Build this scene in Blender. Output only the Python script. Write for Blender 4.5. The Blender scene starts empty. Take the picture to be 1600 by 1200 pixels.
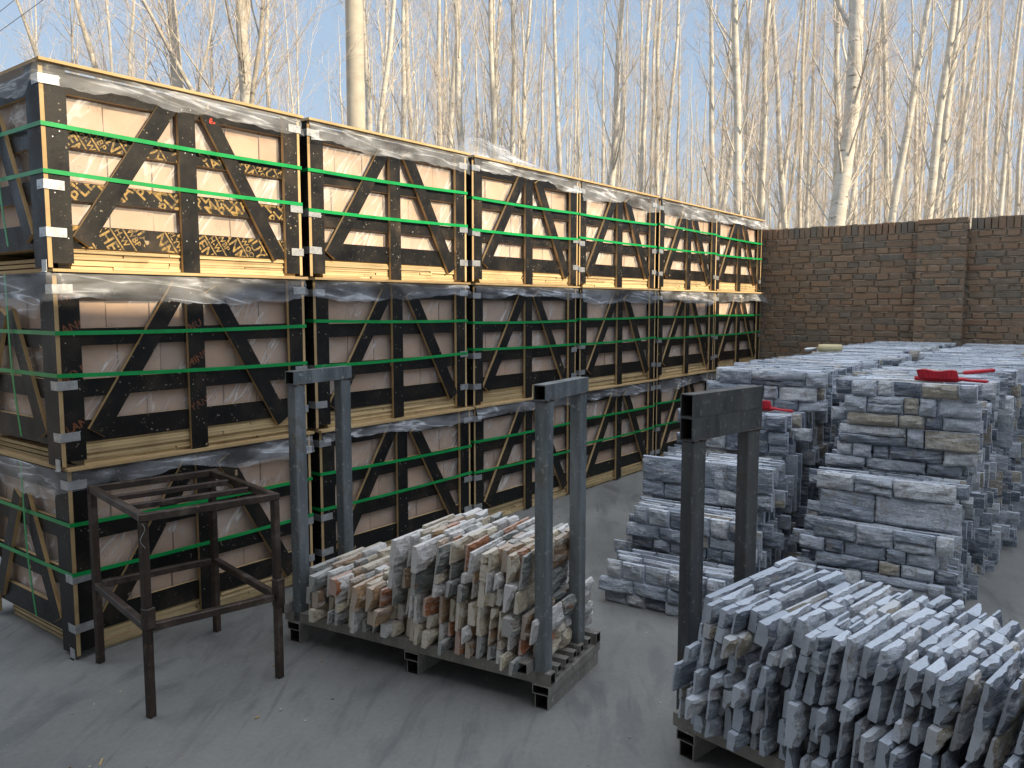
import bpy, bmesh, math, random
from mathutils import Vector, Matrix, noise
from math import radians, sin, cos, pi, atan2

S = bpy.context.scene
COL = S.collection
R = random.Random(11)

# ------------------------------------------------------------------ camera
FPX = 1260.0                         # focal length in pixels of the 1600 px wide frame
CAMZ = 1.6
PITCH = math.atan((600 - 477) / FPX)
AZ = radians(37.7)                   # viewing direction, counted from +X (along the crate row)
FW = Vector((cos(AZ) * cos(PITCH), sin(AZ) * cos(PITCH), -sin(PITCH)))
RT = Vector((sin(AZ), -cos(AZ), 0))
UP = RT.cross(FW)
CAM = Vector((0, 0, CAMZ))
cd = bpy.data.cameras.new('camera'); cam = bpy.data.objects.new('camera', cd); COL.objects.link(cam)
cd.sensor_width = 36; cd.lens = FPX / 1600 * 36; cd.clip_end = 1500; cd.clip_start = 0.05
m = Matrix((RT, UP, -FW)).transposed().to_4x4(); m.translation = CAM
cam.matrix_world = m
S.camera = cam

# ------------------------------------------------------------------ world, sun, exposure
SUN = Vector((0.10, -1.0, 0)).normalized(); EL = radians(25)
SUNV = Vector((SUN.x * cos(EL), SUN.y * cos(EL), sin(EL)))
w = bpy.data.worlds.new('World'); S.world = w; w.use_nodes = True
nt = w.node_tree; bg = nt.nodes['Background']
sky = nt.nodes.new('ShaderNodeTexSky'); sky.sky_type = 'NISHITA'; sky.sun_disc = False
sky.sun_elevation = EL; sky.sun_rotation = atan2(SUN.x, SUN.y)
sky.air_density = 1.0; sky.dust_density = 1.6; sky.ozone_density = 1.0; sky.altitude = 50
# sky radiance compressed to even out the fill: c / (1 + k c), which tames the bright band near the sun and the horizon
def vm(op, a, b_):
    n = nt.nodes.new('ShaderNodeVectorMath'); n.operation = op
    for i, v in enumerate((a, b_)):
        if isinstance(v, bpy.types.NodeSocket): nt.links.new(v, n.inputs[i])
        else: n.inputs[i].default_value = v
    return n.outputs[0]
K = 1.2
den = vm('ADD', vm('MULTIPLY', sky.outputs[0], (K, K, K)), (1, 1, 1))
cmp_ = vm('DIVIDE', sky.outputs[0], den)
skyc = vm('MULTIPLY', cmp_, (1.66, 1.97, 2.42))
# brighter sky added overhead, out of view, to fill the shade
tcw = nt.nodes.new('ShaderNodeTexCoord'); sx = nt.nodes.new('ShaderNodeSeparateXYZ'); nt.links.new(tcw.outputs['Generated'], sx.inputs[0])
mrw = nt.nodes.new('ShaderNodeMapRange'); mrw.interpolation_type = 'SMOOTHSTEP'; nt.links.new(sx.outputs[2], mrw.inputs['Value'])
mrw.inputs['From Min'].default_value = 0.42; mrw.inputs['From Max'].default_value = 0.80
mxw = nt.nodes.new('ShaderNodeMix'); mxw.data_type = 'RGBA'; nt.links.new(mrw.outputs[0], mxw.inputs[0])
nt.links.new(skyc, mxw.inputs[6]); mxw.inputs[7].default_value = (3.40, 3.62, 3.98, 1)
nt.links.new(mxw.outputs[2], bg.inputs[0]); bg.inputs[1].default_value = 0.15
ld = bpy.data.lights.new('sun', 'SUN'); sun = bpy.data.objects.new('sun', ld); COL.objects.link(sun)
ld.energy = 2.25; ld.angle = radians(0.5); ld.color = (1.0, 0.835, 0.59)
sun.rotation_euler = SUNV.to_track_quat('Z', 'Y').to_euler()
S.view_settings.view_transform = 'Standard'; S.view_settings.look = 'None'
S.view_settings.exposure = 1.62; S.view_settings.gamma = 1
S.render.engine = 'CYCLES'
S.cycles.transparent_max_bounces = 24; S.cycles.max_bounces = 6
S.cycles.diffuse_bounces = 3; S.cycles.glossy_bounces = 3; S.cycles.sample_clamp_indirect = 6
try: S.cycles.use_denoising = True
except Exception: pass


# ------------------------------------------------------------------ helpers
def ray(x, y): return FW + RT * ((x - 800) / FPX) - UP * ((y - 600) / FPX)
def at_depth(x, y, d): return CAM + ray(x, y) * d
def on_z(x, y, z=0.0):
    r = ray(x, y); return CAM + r * ((z - CAMZ) / r.z)

def tag(o, label=None, cat=None, group=None, kind=None):
    if label: o['label'] = label
    if cat: o['category'] = cat
    if group: o['group'] = group
    if kind: o['kind'] = kind
    return o

def empty(name, loc=(0, 0, 0), rz=0.0, label=None, cat=None, group=None):
    o = bpy.data.objects.new(name, None); COL.objects.link(o)
    o.location = loc; o.rotation_euler = (0, 0, rz); o.empty_display_size = 0.1
    return tag(o, label, cat, group)

class MB:
    """collects vertices, faces and material indices for one mesh"""
    def __init__(s): s.v = []; s.f = []; s.mi = []; s.tint = []; s.smooth = []
    def add(s, vs, fs, mi=0, tint=0.5, smooth=False):
        b = len(s.v); s.v += [tuple(p) for p in vs]; s.tint += [tint] * len(vs)
        for k, f in enumerate(fs):
            s.f.append(tuple(b + i for i in f)); s.mi.append(mi[k] if isinstance(mi, (list, tuple)) else mi)
            s.smooth.append(smooth)
    def box(s, x0, x1, y0, y1, z0, z1, mi=0, edge=None, thin=None, tint=0.5, M=None, jit=0.0, rnd=R):
        """edge: material index of the faces that are not perpendicular to axis `thin`"""
        vs = [Vector((x, y, z)) for z in (z0, z1) for y in (y0, y1) for x in (x0, x1)]
        if jit: vs = [p + Vector([rnd.uniform(-jit, jit) for _ in range(3)]) for p in vs]
        if M is not None: vs = [M @ p for p in vs]
        fs = [(0, 2, 3, 1), (4, 5, 7, 6), (0, 1, 5, 4), (2, 6, 7, 3), (0, 4, 6, 2), (1, 3, 7, 5)]
        ax = [2, 2, 1, 1, 0, 0]
        mis = [mi if (edge is None or a == thin) else edge for a in ax]
        s.add(vs, fs, mis, tint)
    def tube(s, pts, rads, n=6, mi=0, tint=0.5, cap=False, smooth=True):
        k = len(pts); b = len(s.v); up = Vector((0.13, 0.21, 1)).normalized()
        for i, p in enumerate(pts):
            d = (pts[min(i + 1, k - 1)] - pts[max(i - 1, 0)])
            d = d.normalized() if d.length > 1e-9 else Vector((0, 0, 1))
            a = d.cross(up)
            if a.length < 0.05: a = d.cross(Vector((1, 0, 0)))
            a.normalize(); c = d.cross(a); r = rads[i]
            for j in range(n):
                t = 2 * pi * j / n; q = p + a * (r * cos(t)) + c * (r * sin(t))
                s.v.append((q.x, q.y, q.z)); s.tint.append(tint)
        for i in range(k - 1):
            for j in range(n):
                j2 = (j + 1) % n
                s.f.append((b + i * n + j, b + i * n + j2, b + (i + 1) * n + j2, b + (i + 1) * n + j))
                s.mi.append(mi); s.smooth.append(smooth)
        if cap:
            s.f.append(tuple(b + j for j in reversed(range(n)))); s.mi.append(mi); s.smooth.append(False)
            s.f.append(tuple(b + (k - 1) * n + j for j in range(n))); s.mi.append(mi); s.smooth.append(False)
    def hollow(s, L, W, H, t=0.004, M=None, mi=0, inner=1):
        """rectangular steel tube along x, open at both ends, centred on y and z"""
        vs = []
        for x in (0, L):
            for (w_, h_) in ((W / 2, H / 2), (W / 2 - t, H / 2 - t)):
                vs += [Vector((x, -w_, -h_)), Vector((x, w_, -h_)), Vector((x, w_, h_)), Vector((x, -w_, h_))]
        if M is not None: vs = [M @ p for p in vs]
        fs = []; mis = []
        for k in range(4):
            j = (k + 1) % 4
            fs.append((k, j, 8 + j, 8 + k)); mis.append(mi)
            fs.append((4 + k, 12 + k, 12 + j, 4 + j)); mis.append(inner)
            fs.append((k, 4 + k, 4 + j, j)); mis.append(mi)
            fs.append((8 + k, 8 + j, 12 + j, 12 + k)); mis.append(mi)
        s.add(vs, fs, mis)
    def mesh(s, name, mats):
        me = bpy.data.meshes.new(name); me.from_pydata(s.v, [], s.f)
        for mt in (mats if isinstance(mats, (list, tuple)) else [mats]): me.materials.append(mt)
        if any(s.mi): me.polygons.foreach_set('material_index', s.mi)
        me.polygons.foreach_set('use_smooth', s.smooth)
        a = me.attributes.new('tint', 'FLOAT', 'POINT'); a.data.foreach_set('value', s.tint)
        me.update(); return me
    def build(s, name, mats, parent=None, loc=(0, 0, 0), rot=(0, 0, 0)):
        o = bpy.data.objects.new(name, s.mesh(name, mats)); COL.objects.link(o)
        o.location = loc; o.rotation_euler = rot
        if parent is not None: o.parent = parent
        return o

def inst(name, me, parent=None, loc=(0, 0, 0), rot=(0, 0, 0), sc=(1, 1, 1)):
    o = bpy.data.objects.new(name, me); COL.objects.link(o)
    o.location = loc; o.rotation_euler = rot; o.scale = sc
    if parent is not None: o.parent = parent
    return o

# ------------------------------------------------------------------ materials
def mat(name, **kw):
    mt = bpy.data.materials.new(name); mt.use_nodes = True
    n = mt.node_tree.nodes; p = n['Principled BSDF']
    for k, v in kw.items(): p.inputs[k].default_value = v
    return mt, mt.node_tree, p
def N(t, typ, **kw):
    n = t.nodes.new(typ)
    for k, v in kw.items():
        if k in n.inputs: n.inputs[k].default_value = v
        else: setattr(n, k, v)
    return n
def L(t, a, b): t.links.new(a, b)
def ramp(t, fac, stops, interp='LINEAR'):
    r = t.nodes.new('ShaderNodeValToRGB'); r.color_ramp.interpolation = interp
    e = r.color_ramp.elements
    while len(e) > 1: e.remove(e[-1])
    e[0].position = stops[0][0]; e[0].color = (*stops[0][1], 1)
    for p, c in stops[1:]:
        x = e.new(p); x.color = (*c, 1)
    L(t, fac, r.inputs[0]); return r
def g(v): return (v, v, v)
def mixc(t, fac, a, b, mode='MIX'):
    m_ = t.nodes.new('ShaderNodeMix'); m_.data_type = 'RGBA'; m_.blend_type = mode
    for sock, v in ((m_.inputs[0], fac), (m_.inputs[6], a), (m_.inputs[7], b)):
        if isinstance(v, bpy.types.NodeSocket): L(t, v, sock)
        elif isinstance(v, (int, float)): sock.default_value = v
        else: sock.default_value = (*v, 1)
    return m_.outputs[2]
def math_(t, op, a, b=0.0):
    m_ = t.nodes.new('ShaderNodeMath'); m_.operation = op
    for i, v in enumerate((a, b)):
        if isinstance(v, bpy.types.NodeSocket): L(t, v, m_.inputs[i])
        else: m_.inputs[i].default_value = v
    return m_.outputs[0]
def coords(t, scale=(1, 1, 1), rot=(0, 0, 0), off=True):
    """object coordinates, shifted by a random amount per object"""
    tc = t.nodes.new('ShaderNodeTexCoord'); mp = t.nodes.new('ShaderNodeMapping')
    mp.vector_type = 'TEXTURE'; mp.inputs['Scale'].default_value = tuple(1.0 / q for q in scale); mp.inputs['Rotation'].default_value = rot
    if off:
        oi = t.nodes.new('ShaderNodeObjectInfo')
        cx = t.nodes.new('ShaderNodeCombineXYZ'); k = math_(t, 'MULTIPLY', oi.outputs['Random'], 57.0)
        L(t, k, cx.inputs[0]); L(t, k, cx.inputs[1]); L(t, k, cx.inputs[2])
        va = t.nodes.new('ShaderNodeVectorMath'); va.operation = 'ADD'
        L(t, tc.outputs['Object'], va.inputs[0]); L(t, cx.outputs[0], va.inputs[1]); L(t, va.outputs[0], mp.inputs[0])
    else: L(t, tc.outputs['Object'], mp.inputs[0])
    return mp.outputs[0]
def noise_(t, vec, scale, detail=4, rough=0.6, dist=0.0):
    n = t.nodes.new('ShaderNodeTexNoise'); n.inputs['Scale'].default_value = scale
    n.inputs['Detail'].default_value = detail; n.inputs['Roughness'].default_value = rough
    n.inputs['Distortion'].default_value = dist; L(t, vec, n.inputs['Vector']); return n.outputs['Fac']
def bump(t, p, h, strength=0.4, dist=0.01, sock='Normal'):
    b = t.nodes.new('ShaderNodeBump'); b.inputs['Strength'].default_value = strength
    b.inputs['Distance'].default_value = dist; L(t, h, b.inputs['Height']); L(t, b.outputs[0], p.inputs[sock])
def attr(t, name='tint'):
    a = t.nodes.new('ShaderNodeAttribute'); a.attribute_name = name; return a.outputs['Fac']

# film-faced plywood: black, scuffed, speckled with paint and cement
def make_black():
    mt, t, p = mat('black_film_plywood', Roughness=0.42); p.inputs['Specular IOR Level'].default_value = 0.28
    c = coords(t)
    big = noise_(t, c, 5, 5, 0.65); fine = noise_(t, c, 60, 3, 0.7)
    base = ramp(t, big, [(0.3, (0.005, 0.005, 0.006)), (0.52, (0.010, 0.009, 0.008)), (0.68, (0.032, 0.024, 0.017)), (0.8, (0.07, 0.05, 0.03))]).outputs[0]
    spk = ramp(t, noise_(t, c, 75, 2, 0.5), [(0.68, g(0)), (0.71, g(1))]).outputs[0]
    patch = ramp(t, noise_(t, c, 9, 1, 0.4), [(0.46, g(0)), (0.58, g(1))]).outputs[0]
    f1 = math_(t, 'MULTIPLY', spk, patch)
    col = mixc(t, f1, base, (0.26, 0.225, 0.17))
    c2 = coords(t, (120, 120, 3), (0.3, 0.6, 0.2))
    scr = ramp(t, noise_(t, c2, 1, 2, 0.5), [(0.69, g(0)), (0.76, g(0.4))]).outputs[0]
    col = mixc(t, scr, col, (0.22, 0.18, 0.14))
    chips = ramp(t, noise_(t, c, 17, 2, 0.5), [(0.755, g(0)), (0.77, g(1))]).outputs[0]
    col = mixc(t, chips, col, (0.36, 0.27, 0.16))
    L(t, col, p.inputs['Base Color'])
    L(t, ramp(t, big, [(0.3, g(0.32)), (0.7, g(0.6))]).outputs[0], p.inputs['Roughness'])
    bump(t, p, fine, 0.15, 0.003)
    return mt
M_BLACK = make_black()

def make_pale(name, a, b_, stretch=(2, 2, 90), line=True):
    mt, t, p = mat(name, Roughness=0.8)
    c = coords(t, stretch)
    n1 = noise_(t, c, 1.0, 3, 0.6); c0 = coords(t); n2 = noise_(t, c0, 7, 4, 0.6)
    col = ramp(t, n1, [(0.3, a), (0.7, b_)]).outputs[0]
    col = mixc(t, ramp(t, n2, [(0.5, g(0)), (0.75, g(0.5))]).outputs[0], col, (0.30, 0.20, 0.10))
    if line:
        col = mixc(t, ramp(t, n1, [(0.27, g(0.75)), (0.36, g(0))]).outputs[0], col, (0.12, 0.07, 0.035))
    tv = attr(t)
    col = mixc(t, 1.0, col, ramp(t, tv, [(0, g(0.62)), (1, g(1.12))]).outputs[0], 'MULTIPLY')
    L(t, col, p.inputs['Base Color']); bump(t, p, n1, 0.3, 0.003)
    return mt
M_EDGE = make_pale('pale_plywood_edge', (0.50, 0.33, 0.15), (0.66, 0.47, 0.24), (3, 3, 3), False)
M_STRIP = make_pale('stacked_plywood_strips', (0.56, 0.40, 0.20), (0.72, 0.56, 0.31), (2, 2, 130))

mt, t, p = mat('green_strap', Roughness=0.35); M_STRAP = mt
c = coords(t); L(t, ramp(t, noise_(t, c, 8, 3), [(0.3, (0.0, 0.25, 0.055)), (0.7, (0.005, 0.36, 0.085))]).outputs[0], p.inputs['Base Color'])

mt, t, p = mat('galvanized_sheet', Metallic=0.75, Roughness=0.42); M_GALV = mt
c = coords(t); nn = noise_(t, c, 30, 3)
L(t, ramp(t, nn, [(0.3, (0.40, 0.41, 0.42)), (0.7, (0.62, 0.63, 0.63))]).outputs[0], p.inputs['Base Color'])
holes = N(t, 'ShaderNodeTexVoronoi', Scale=45.0); L(t, c, holes.inputs['Vector']); bump(t, p, nn, 0.25, 0.004)

mt, t, p = mat('dark_tube_inside', **{'Base Color': (0.012, 0.011, 0.010, 1), 'Roughness': 0.9}); M_HOLE = mt

# cardboard under stretch film
def make_carton():
    mt, t, p = mat('cardboard_carton', Roughness=0.75)
    c = coords(t); n1 = noise_(t, c, 3, 3)
    col = ramp(t, n1, [(0.3, (0.48, 0.315, 0.21)), (0.7, (0.59, 0.395, 0.265))]).outputs[0]
    col = mixc(t, 1.0, col, ramp(t, attr(t), [(0, g(0.84)), (1, g(1.08))]).outputs[0], 'MULTIPLY')
    # small printed marks: short rows of tiny dark glyph-like specks
    c2 = coords(t, (1, 1, 1.0)); pm = ramp(t, noise_(t, c2, 6.5, 0), [(0.73, g(0)), (0.74, g(1))]).outputs[0]
    gl = ramp(t, noise_(t, coords(t, (260, 260, 75)), 1, 1), [(0.52, g(0)), (0.56, g(0.7))]).outputs[0]
    col = mixc(t, math_(t, 'MULTIPLY', math_(t, 'MULTIPLY', pm, gl), 0.55), col, (0.10, 0.07, 0.05))
    L(t, col, p.inputs['Base Color']); bump(t, p, n1, 0.2, 0.01)
    return mt
M_CARTON = make_carton()

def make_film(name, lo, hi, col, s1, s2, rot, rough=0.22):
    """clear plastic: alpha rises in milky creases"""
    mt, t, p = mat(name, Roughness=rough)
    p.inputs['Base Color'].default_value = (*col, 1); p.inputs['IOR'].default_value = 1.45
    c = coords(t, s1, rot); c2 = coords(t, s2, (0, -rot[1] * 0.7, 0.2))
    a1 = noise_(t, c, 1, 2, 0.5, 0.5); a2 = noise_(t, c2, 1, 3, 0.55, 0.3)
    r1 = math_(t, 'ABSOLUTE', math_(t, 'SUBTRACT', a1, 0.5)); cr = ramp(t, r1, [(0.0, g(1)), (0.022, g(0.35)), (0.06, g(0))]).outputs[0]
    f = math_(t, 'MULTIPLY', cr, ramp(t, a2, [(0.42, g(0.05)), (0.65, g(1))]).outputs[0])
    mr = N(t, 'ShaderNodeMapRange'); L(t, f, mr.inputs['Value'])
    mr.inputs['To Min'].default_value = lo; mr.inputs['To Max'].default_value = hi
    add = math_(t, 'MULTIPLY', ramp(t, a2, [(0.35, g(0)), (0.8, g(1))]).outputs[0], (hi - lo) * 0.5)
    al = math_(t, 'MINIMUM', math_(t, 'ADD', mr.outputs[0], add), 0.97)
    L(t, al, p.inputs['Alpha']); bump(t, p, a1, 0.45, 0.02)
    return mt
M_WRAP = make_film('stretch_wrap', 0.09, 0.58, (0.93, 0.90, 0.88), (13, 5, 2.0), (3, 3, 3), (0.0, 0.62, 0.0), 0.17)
M_SHEET = make_film('cover_sheet', 0.05, 0.62, (0.86, 0.88, 0.92), (1.6, 1.6, 15), (3, 3, 8), (0.0, 0.10, 0.0), 0.28)

def ink(name, col):
    mt, t, p = mat(name, Roughness=0.6); c = coords(t)
    L(t, mixc(t, ramp(t, noise_(t, c, 40, 3), [(0.45, g(0)), (0.62, g(0.8))]).outputs[0], col, (0.03, 0.025, 0.02)), p.inputs['Base Color'])
    return mt
M_GOLD = ink('gold_print', (0.36, 0.225, 0.06)); M_ORANGE = ink('faded_orange_print', (0.20, 0.065, 0.02)); M_RED = ink('red_paint', (0.75, 0.06, 0.03))

def make_steel(name, a, b_, rust, rustfac, rough=0.5, metal=0.3):
    mt, t, p = mat(name, Roughness=rough, Metallic=metal)
    c = coords(t); c2 = coords(t, (14, 14, 2.2))
    n1 = noise_(t, c, 6, 5, 0.65); n2 = noise_(t, c2, 1, 4, 0.6); n3 = noise_(t, c, 40, 3, 0.7)
    col = ramp(t, n2, [(0.3, a), (0.7, b_)]).outputs[0]
    col = mixc(t, ramp(t, n1, [(0.62 - rustfac, g(0)), (0.80 - rustfac, g(0.85))]).outputs[0], col, rust)
    col = mixc(t, ramp(t, n3, [(0.60, g(0)), (0.68, g(0.6))]).outputs[0], col, tuple(min(.45, q * 2.2) for q in b_))
    L(t, col, p.inputs['Base Color']); bump(t, p, n3, 0.2, 0.003)
    L(t, ramp(t, n1, [(0.3, g(rough - 0.08)), (0.7, g(rough + 0.25))]).outputs[0], p.inputs['Roughness'])
    return mt
M_ZINC = make_steel('weathered_zinc_steel', (0.085, 0.10, 0.11), (0.235, 0.265, 0.28), (0.15, 0.13, 0.10), 0.08, 0.42, 0.35)
M_GREY = make_steel('dusty_grey_steel', (0.17, 0.158, 0.14), (0.28, 0.262, 0.235), (0.13, 0.10, 0.07), 0.06, 0.6, 0.1)
M_DARK = make_steel('dark_mill_steel', (0.045, 0.05, 0.055), (0.11, 0.115, 0.115), (0.10, 0.06, 0.04), 0.04, 0.42, 0.4)
M_RUST = make_steel('brown_rusty_steel', (0.022, 0.016, 0.013), (0.075, 0.050, 0.038), (0.16, 0.135, 0.11), 0.09, 0.45, 0.25)

def make_stone(name, stops, veins, dirt, sawn=False, mixf=0.62):
    mt, t, p = mat(name, Roughness=0.85 if not sawn else 0.7)
    oi = t.nodes.new('ShaderNodeObjectInfo')
    tv = math_(t, 'FRACT', math_(t, 'ADD', attr(t), math_(t, 'MULTIPLY', oi.outputs['Random'], 3.7)))
    c = coords(t, (1, 1, 1)); cb = coords(t, (3.5, 9, 30), (0.1, 0.06, 0.0))
    col = ramp(t, tv, stops, 'CONSTANT').outputs[0]
    band = noise_(t, cb, 1.0, 6, 0.72, 0.9); blot = noise_(t, c, 13, 5, 0.75, 0.6); fine = noise_(t, c, 110, 4, 0.8)
    if sawn:                                  # freshly cut edges are paler and cleaner than the split face
        col = mixc(t, mixf, col, veins)
        col = mixc(t, ramp(t, blot, [(0.56, g(0)), (0.70, g(0.55))]).outputs[0], col, dirt)
        col = mixc(t, 1.0, col, ramp(t, fine, [(0.25, g(0.82)), (0.75, g(1.14))]).outputs[0], 'MULTIPLY')
    else:
        col = mixc(t, ramp(t, band, [(0.50, g(0)), (0.64, g(0.7))]).outputs[0], col, veins)
        col = mixc(t, ramp(t, band, [(0.32, g(0.75)), (0.43, g(0))]).outputs[0], col, tuple(q * 0.36 for q in veins))
        col = mixc(t, ramp(t, blot, [(0.55, g(0)), (0.68, g(0.8))]).outputs[0], col, dirt)
        col = mixc(t, 1.0, col, ramp(t, fine, [(0.25, g(0.66)), (0.75, g(1.50))]).outputs[0], 'MULTIPLY')
    L(t, col, p.inputs['Base Color'])
    h = math_(t, 'ADD', math_(t, 'MULTIPLY', band, 1.0), math_(t, 'MULTIPLY', fine, 0.5))
    bump(t, p, h, 1.0 if not sawn else 0.3, 0.022 if not sawn else 0.006)
    return mt
BLUE_ST = [(0, (0.26, 0.30, 0.36)), (0.18, (0.45, 0.49, 0.55)), (0.36, (0.13, 0.155, 0.20)),
    (0.50, (0.35, 0.385, 0.44)), (0.66, (0.56, 0.58, 0.61)), (0.79, (0.19, 0.22, 0.265)), (0.93, (0.40, 0.36, 0.29))]
CREAM_ST = [(0, (0.56, 0.48, 0.35)), (0.14, (0.70, 0.69, 0.67)), (0.28, (0.44, 0.28, 0.15)), (0.39, (0.62, 0.61, 0.60)),
    (0.50, (0.16, 0.175, 0.165)), (0.60, (0.66, 0.58, 0.42)), (0.73, (0.40, 0.15, 0.06)), (0.82, (0.27, 0.285, 0.275)), (0.91, (0.34, 0.22, 0.13))]
M_BLUE = make_stone('blue_grey_quartzite', BLUE_ST, (0.68, 0.71, 0.75), (0.26, 0.225, 0.18))
M_CREAM = make_stone('rusty_cream_quartzite', CREAM_ST, (0.76, 0.74, 0.70), (0.30, 0.15, 0.07))
M_BLUES = make_stone('sawn_blue_grey_stone', BLUE_ST, (0.56, 0.62, 0.71), (0.22, 0.235, 0.26), True)
M_CREAMS = make_stone('sawn_cream_stone', CREAM_ST, (0.74, 0.72, 0.69), (0.38, 0.19, 0.09), True, 0.42)

def make_brick():
    mt, t, p = mat('dark_brown_brick', Roughness=0.9)
    c = coords(t, off=False); n1 = noise_(t, c, 9, 5, 0.65); n2 = noise_(t, c, 70, 3, 0.7)
    col = ramp(t, attr(t), [(0, (0.25, 0.145, 0.085)), (0.3, (0.29, 0.185, 0.11)), (0.55, (0.215, 0.145, 0.092)), (0.8, (0.19, 0.145, 0.10)), (0.97, (0.15, 0.135, 0.11))]).outputs[0]
    col = mixc(t, ramp(t, n1, [(0.40, g(0)), (0.72, g(0.75))]).outputs[0], col, (0.27, 0.20, 0.14))
    col = mixc(t, 1.0, col, ramp(t, n2, [(0.25, g(0.65)), (0.75, g(1.2))]).outputs[0], 'MULTIPLY')
    L(t, col, p.inputs['Base Color']); bump(t, p, n2, 0.5, 0.006); return mt
M_BRICK = make_brick()
mt, t, p = mat('earth_mortar', Roughness=0.95); M_MORTAR = mt
c = coords(t, off=False); n1 = noise_(t, c, 30, 4)
L(t, ramp(t, n1, [(0.3, (0.16, 0.125, 0.09)), (0.7, (0.32, 0.26, 0.19))]).outputs[0], p.inputs['Base Color']); bump(t, p, n1, 0.8, 0.02)

def make_concrete():
    mt, t, p = mat('yard_concrete', Roughness=0.75)
    c = coords(t, off=False); cs = coords(t, (0.9, 3.2, 1), (0, 0, 0.5), off=False)
    n1 = noise_(t, c, 0.9, 6, 0.6, 0.4); n2 = noise_(t, cs, 2.0, 7, 0.70, 0.8); n3 = noise_(t, c, 45, 5, 0.75)
    col = ramp(t, n1, [(0.3, (0.160, 0.163, 0.157)), (0.7, (0.245, 0.247, 0.235))]).outputs[0]
    col = mixc(t, ramp(t, n2, [(0.50, g(0)), (0.66, g(0.6))]).outputs[0], col, (0.105, 0.11, 0.118))
    col = mixc(t, ramp(t, n2, [(0.25, g(0.5)), (0.42, g(0))]).outputs[0], col, (0.27, 0.27, 0.26))
    ct = coords(t, (1.2, 16, 1), (0, 0, 0.62), off=False); tm = ramp(t, noise_(t, ct, 1.0, 3, 0.6, 0.5), [(0.56, g(0)), (0.66, g(1))]).outputs[0]
    tm = math_(t, 'MULTIPLY', tm, ramp(t, noise_(t, c, 1.7, 2), [(0.52, g(0)), (0.62, g(0.4))]).outputs[0])
    col = mixc(t, tm, col, (0.085, 0.088, 0.095))
    vo = N(t, 'ShaderNodeTexVoronoi', Scale=26.0); L(t, c, vo.inputs['Vector'])
    spec = ramp(t, vo.outputs['Distance'], [(0.05, g(1)), (0.09, g(0))]).outputs[0]
    msk = ramp(t, noise_(t, cs, 6, 3), [(0.58, g(0)), (0.66, g(0.8))]).outputs[0]
    col = mixc(t, math_(t, 'MULTIPLY', spec, msk), col, (0.36, 0.36, 0.35))
    col = mixc(t, 1.0, col, ramp(t, n3, [(0.25, g(0.86)), (0.75, g(1.10))]).outputs[0], 'MULTIPLY')
    L(t, col, p.inputs['Base Color'])
    L(t, ramp(t, n2, [(0.35, g(0.8)), (0.7, g(0.5))]).outputs[0], p.inputs['Roughness'])
    bump(t, p, n3, 0.25, 0.004); return mt
M_CONC = make_concrete()
mt, t, p = mat('field_soil', Roughness=0.95); M_SOIL = mt
c = coords(t, off=False); L(t, ramp(t, noise_(t, c, 2, 6), [(0.3, (0.12, 0.09, 0.06)), (0.7, (0.24, 0.19, 0.13))]).outputs[0], p.inputs['Base Color'])

def make_bark(nm, ca, cb_):
    mt, t, p = mat(nm, Roughness=0.8)
    c = coords(t, (1, 1, 1)); ch = coords(t, (2.5, 2.5, 16))
    n1 = noise_(t, ch, 1, 3, 0.6, 0.6); n2 = noise_(t, c, 5, 4, 0.6); n3 = noise_(t, coords(t, (7, 7, 26)), 1, 2, 0.5)
    col = ramp(t, n2, [(0.3, ca), (0.7, cb_)]).outputs[0]
    col = mixc(t, ramp(t, n3, [(0.66, g(0)), (0.72, g(0.9))]).outputs[0], col, (0.10, 0.07, 0.045))
    col = mixc(t, ramp(t, n1, [(0.60, g(0)), (0.70, g(0.5))]).outputs[0], col, (0.24, 0.18, 0.12))
    L(t, col, p.inputs['Base Color']); bump(t, p, n3, 0.4, 0.02); return mt
M_BARK = make_bark('poplar_bark', (0.40, 0.37, 0.31), (0.62, 0.59, 0.52)); M_BARK2 = make_bark('tan_bark', (0.32, 0.28, 0.22), (0.54, 0.49, 0.41))
mt, t, p = mat('poplar_twigs', Roughness=0.8); M_TWIG = mt
c = coords(t); L(t, ramp(t, noise_(t, c, 1.3, 2), [(0.35, (0.47, 0.385, 0.32)), (0.65, (0.66, 0.58, 0.50))]).outputs[0], p.inputs['Base Color'])
mt, t, p = mat('pole_concrete', Roughness=0.85); M_POLE = mt
c = coords(t); n1 = noise_(t, c, 5, 5); L(t, ramp(t, n1, [(0.3, (0.38, 0.34, 0.27)), (0.7, (0.50, 0.46, 0.38))]).outputs[0], p.inputs['Base Color']); bump(t, p, noise_(t, c, 60, 3), 0.3, 0.005)
mt, t, p = mat('red_plastic', Roughness=0.35); M_REDP = mt; p.inputs['Base Color'].default_value = (0.50, 0.012, 0.025, 1)
mt, t, p = mat('red_bristles', Roughness=0.8); M_REDB = mt
c = coords(t, (300, 300, 20)); n1 = noise_(t, c, 1, 2); L(t, ramp(t, n1, [(0.3, (0.22, 0.005, 0.015)), (0.7, (0.62, 0.015, 0.03))]).outputs[0], p.inputs['Base Color']); bump(t, p, n1, 0.8, 0.005)
mt, t, p = mat('cream_fleece', Roughness=0.95); M_FLEECE = mt
c = coords(t); n1 = noise_(t, c, 150, 3); L(t, ramp(t, n1, [(0.3, (0.50, 0.42, 0.22)), (0.7, (0.70, 0.62, 0.38))]).outputs[0], p.inputs['Base Color']); bump(t, p, n1, 0.8, 0.006)
mt, t, p = mat('unseen_wall_paint', Roughness=0.9); M_WALLP = mt
c = coords(t); L(t, ramp(t, noise_(t, c, 0.8, 4), [(0.3, (0.55, 0.55, 0.54)), (0.7, (0.66, 0.66, 0.65))]).outputs[0], p.inputs['Base Color'])
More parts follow.
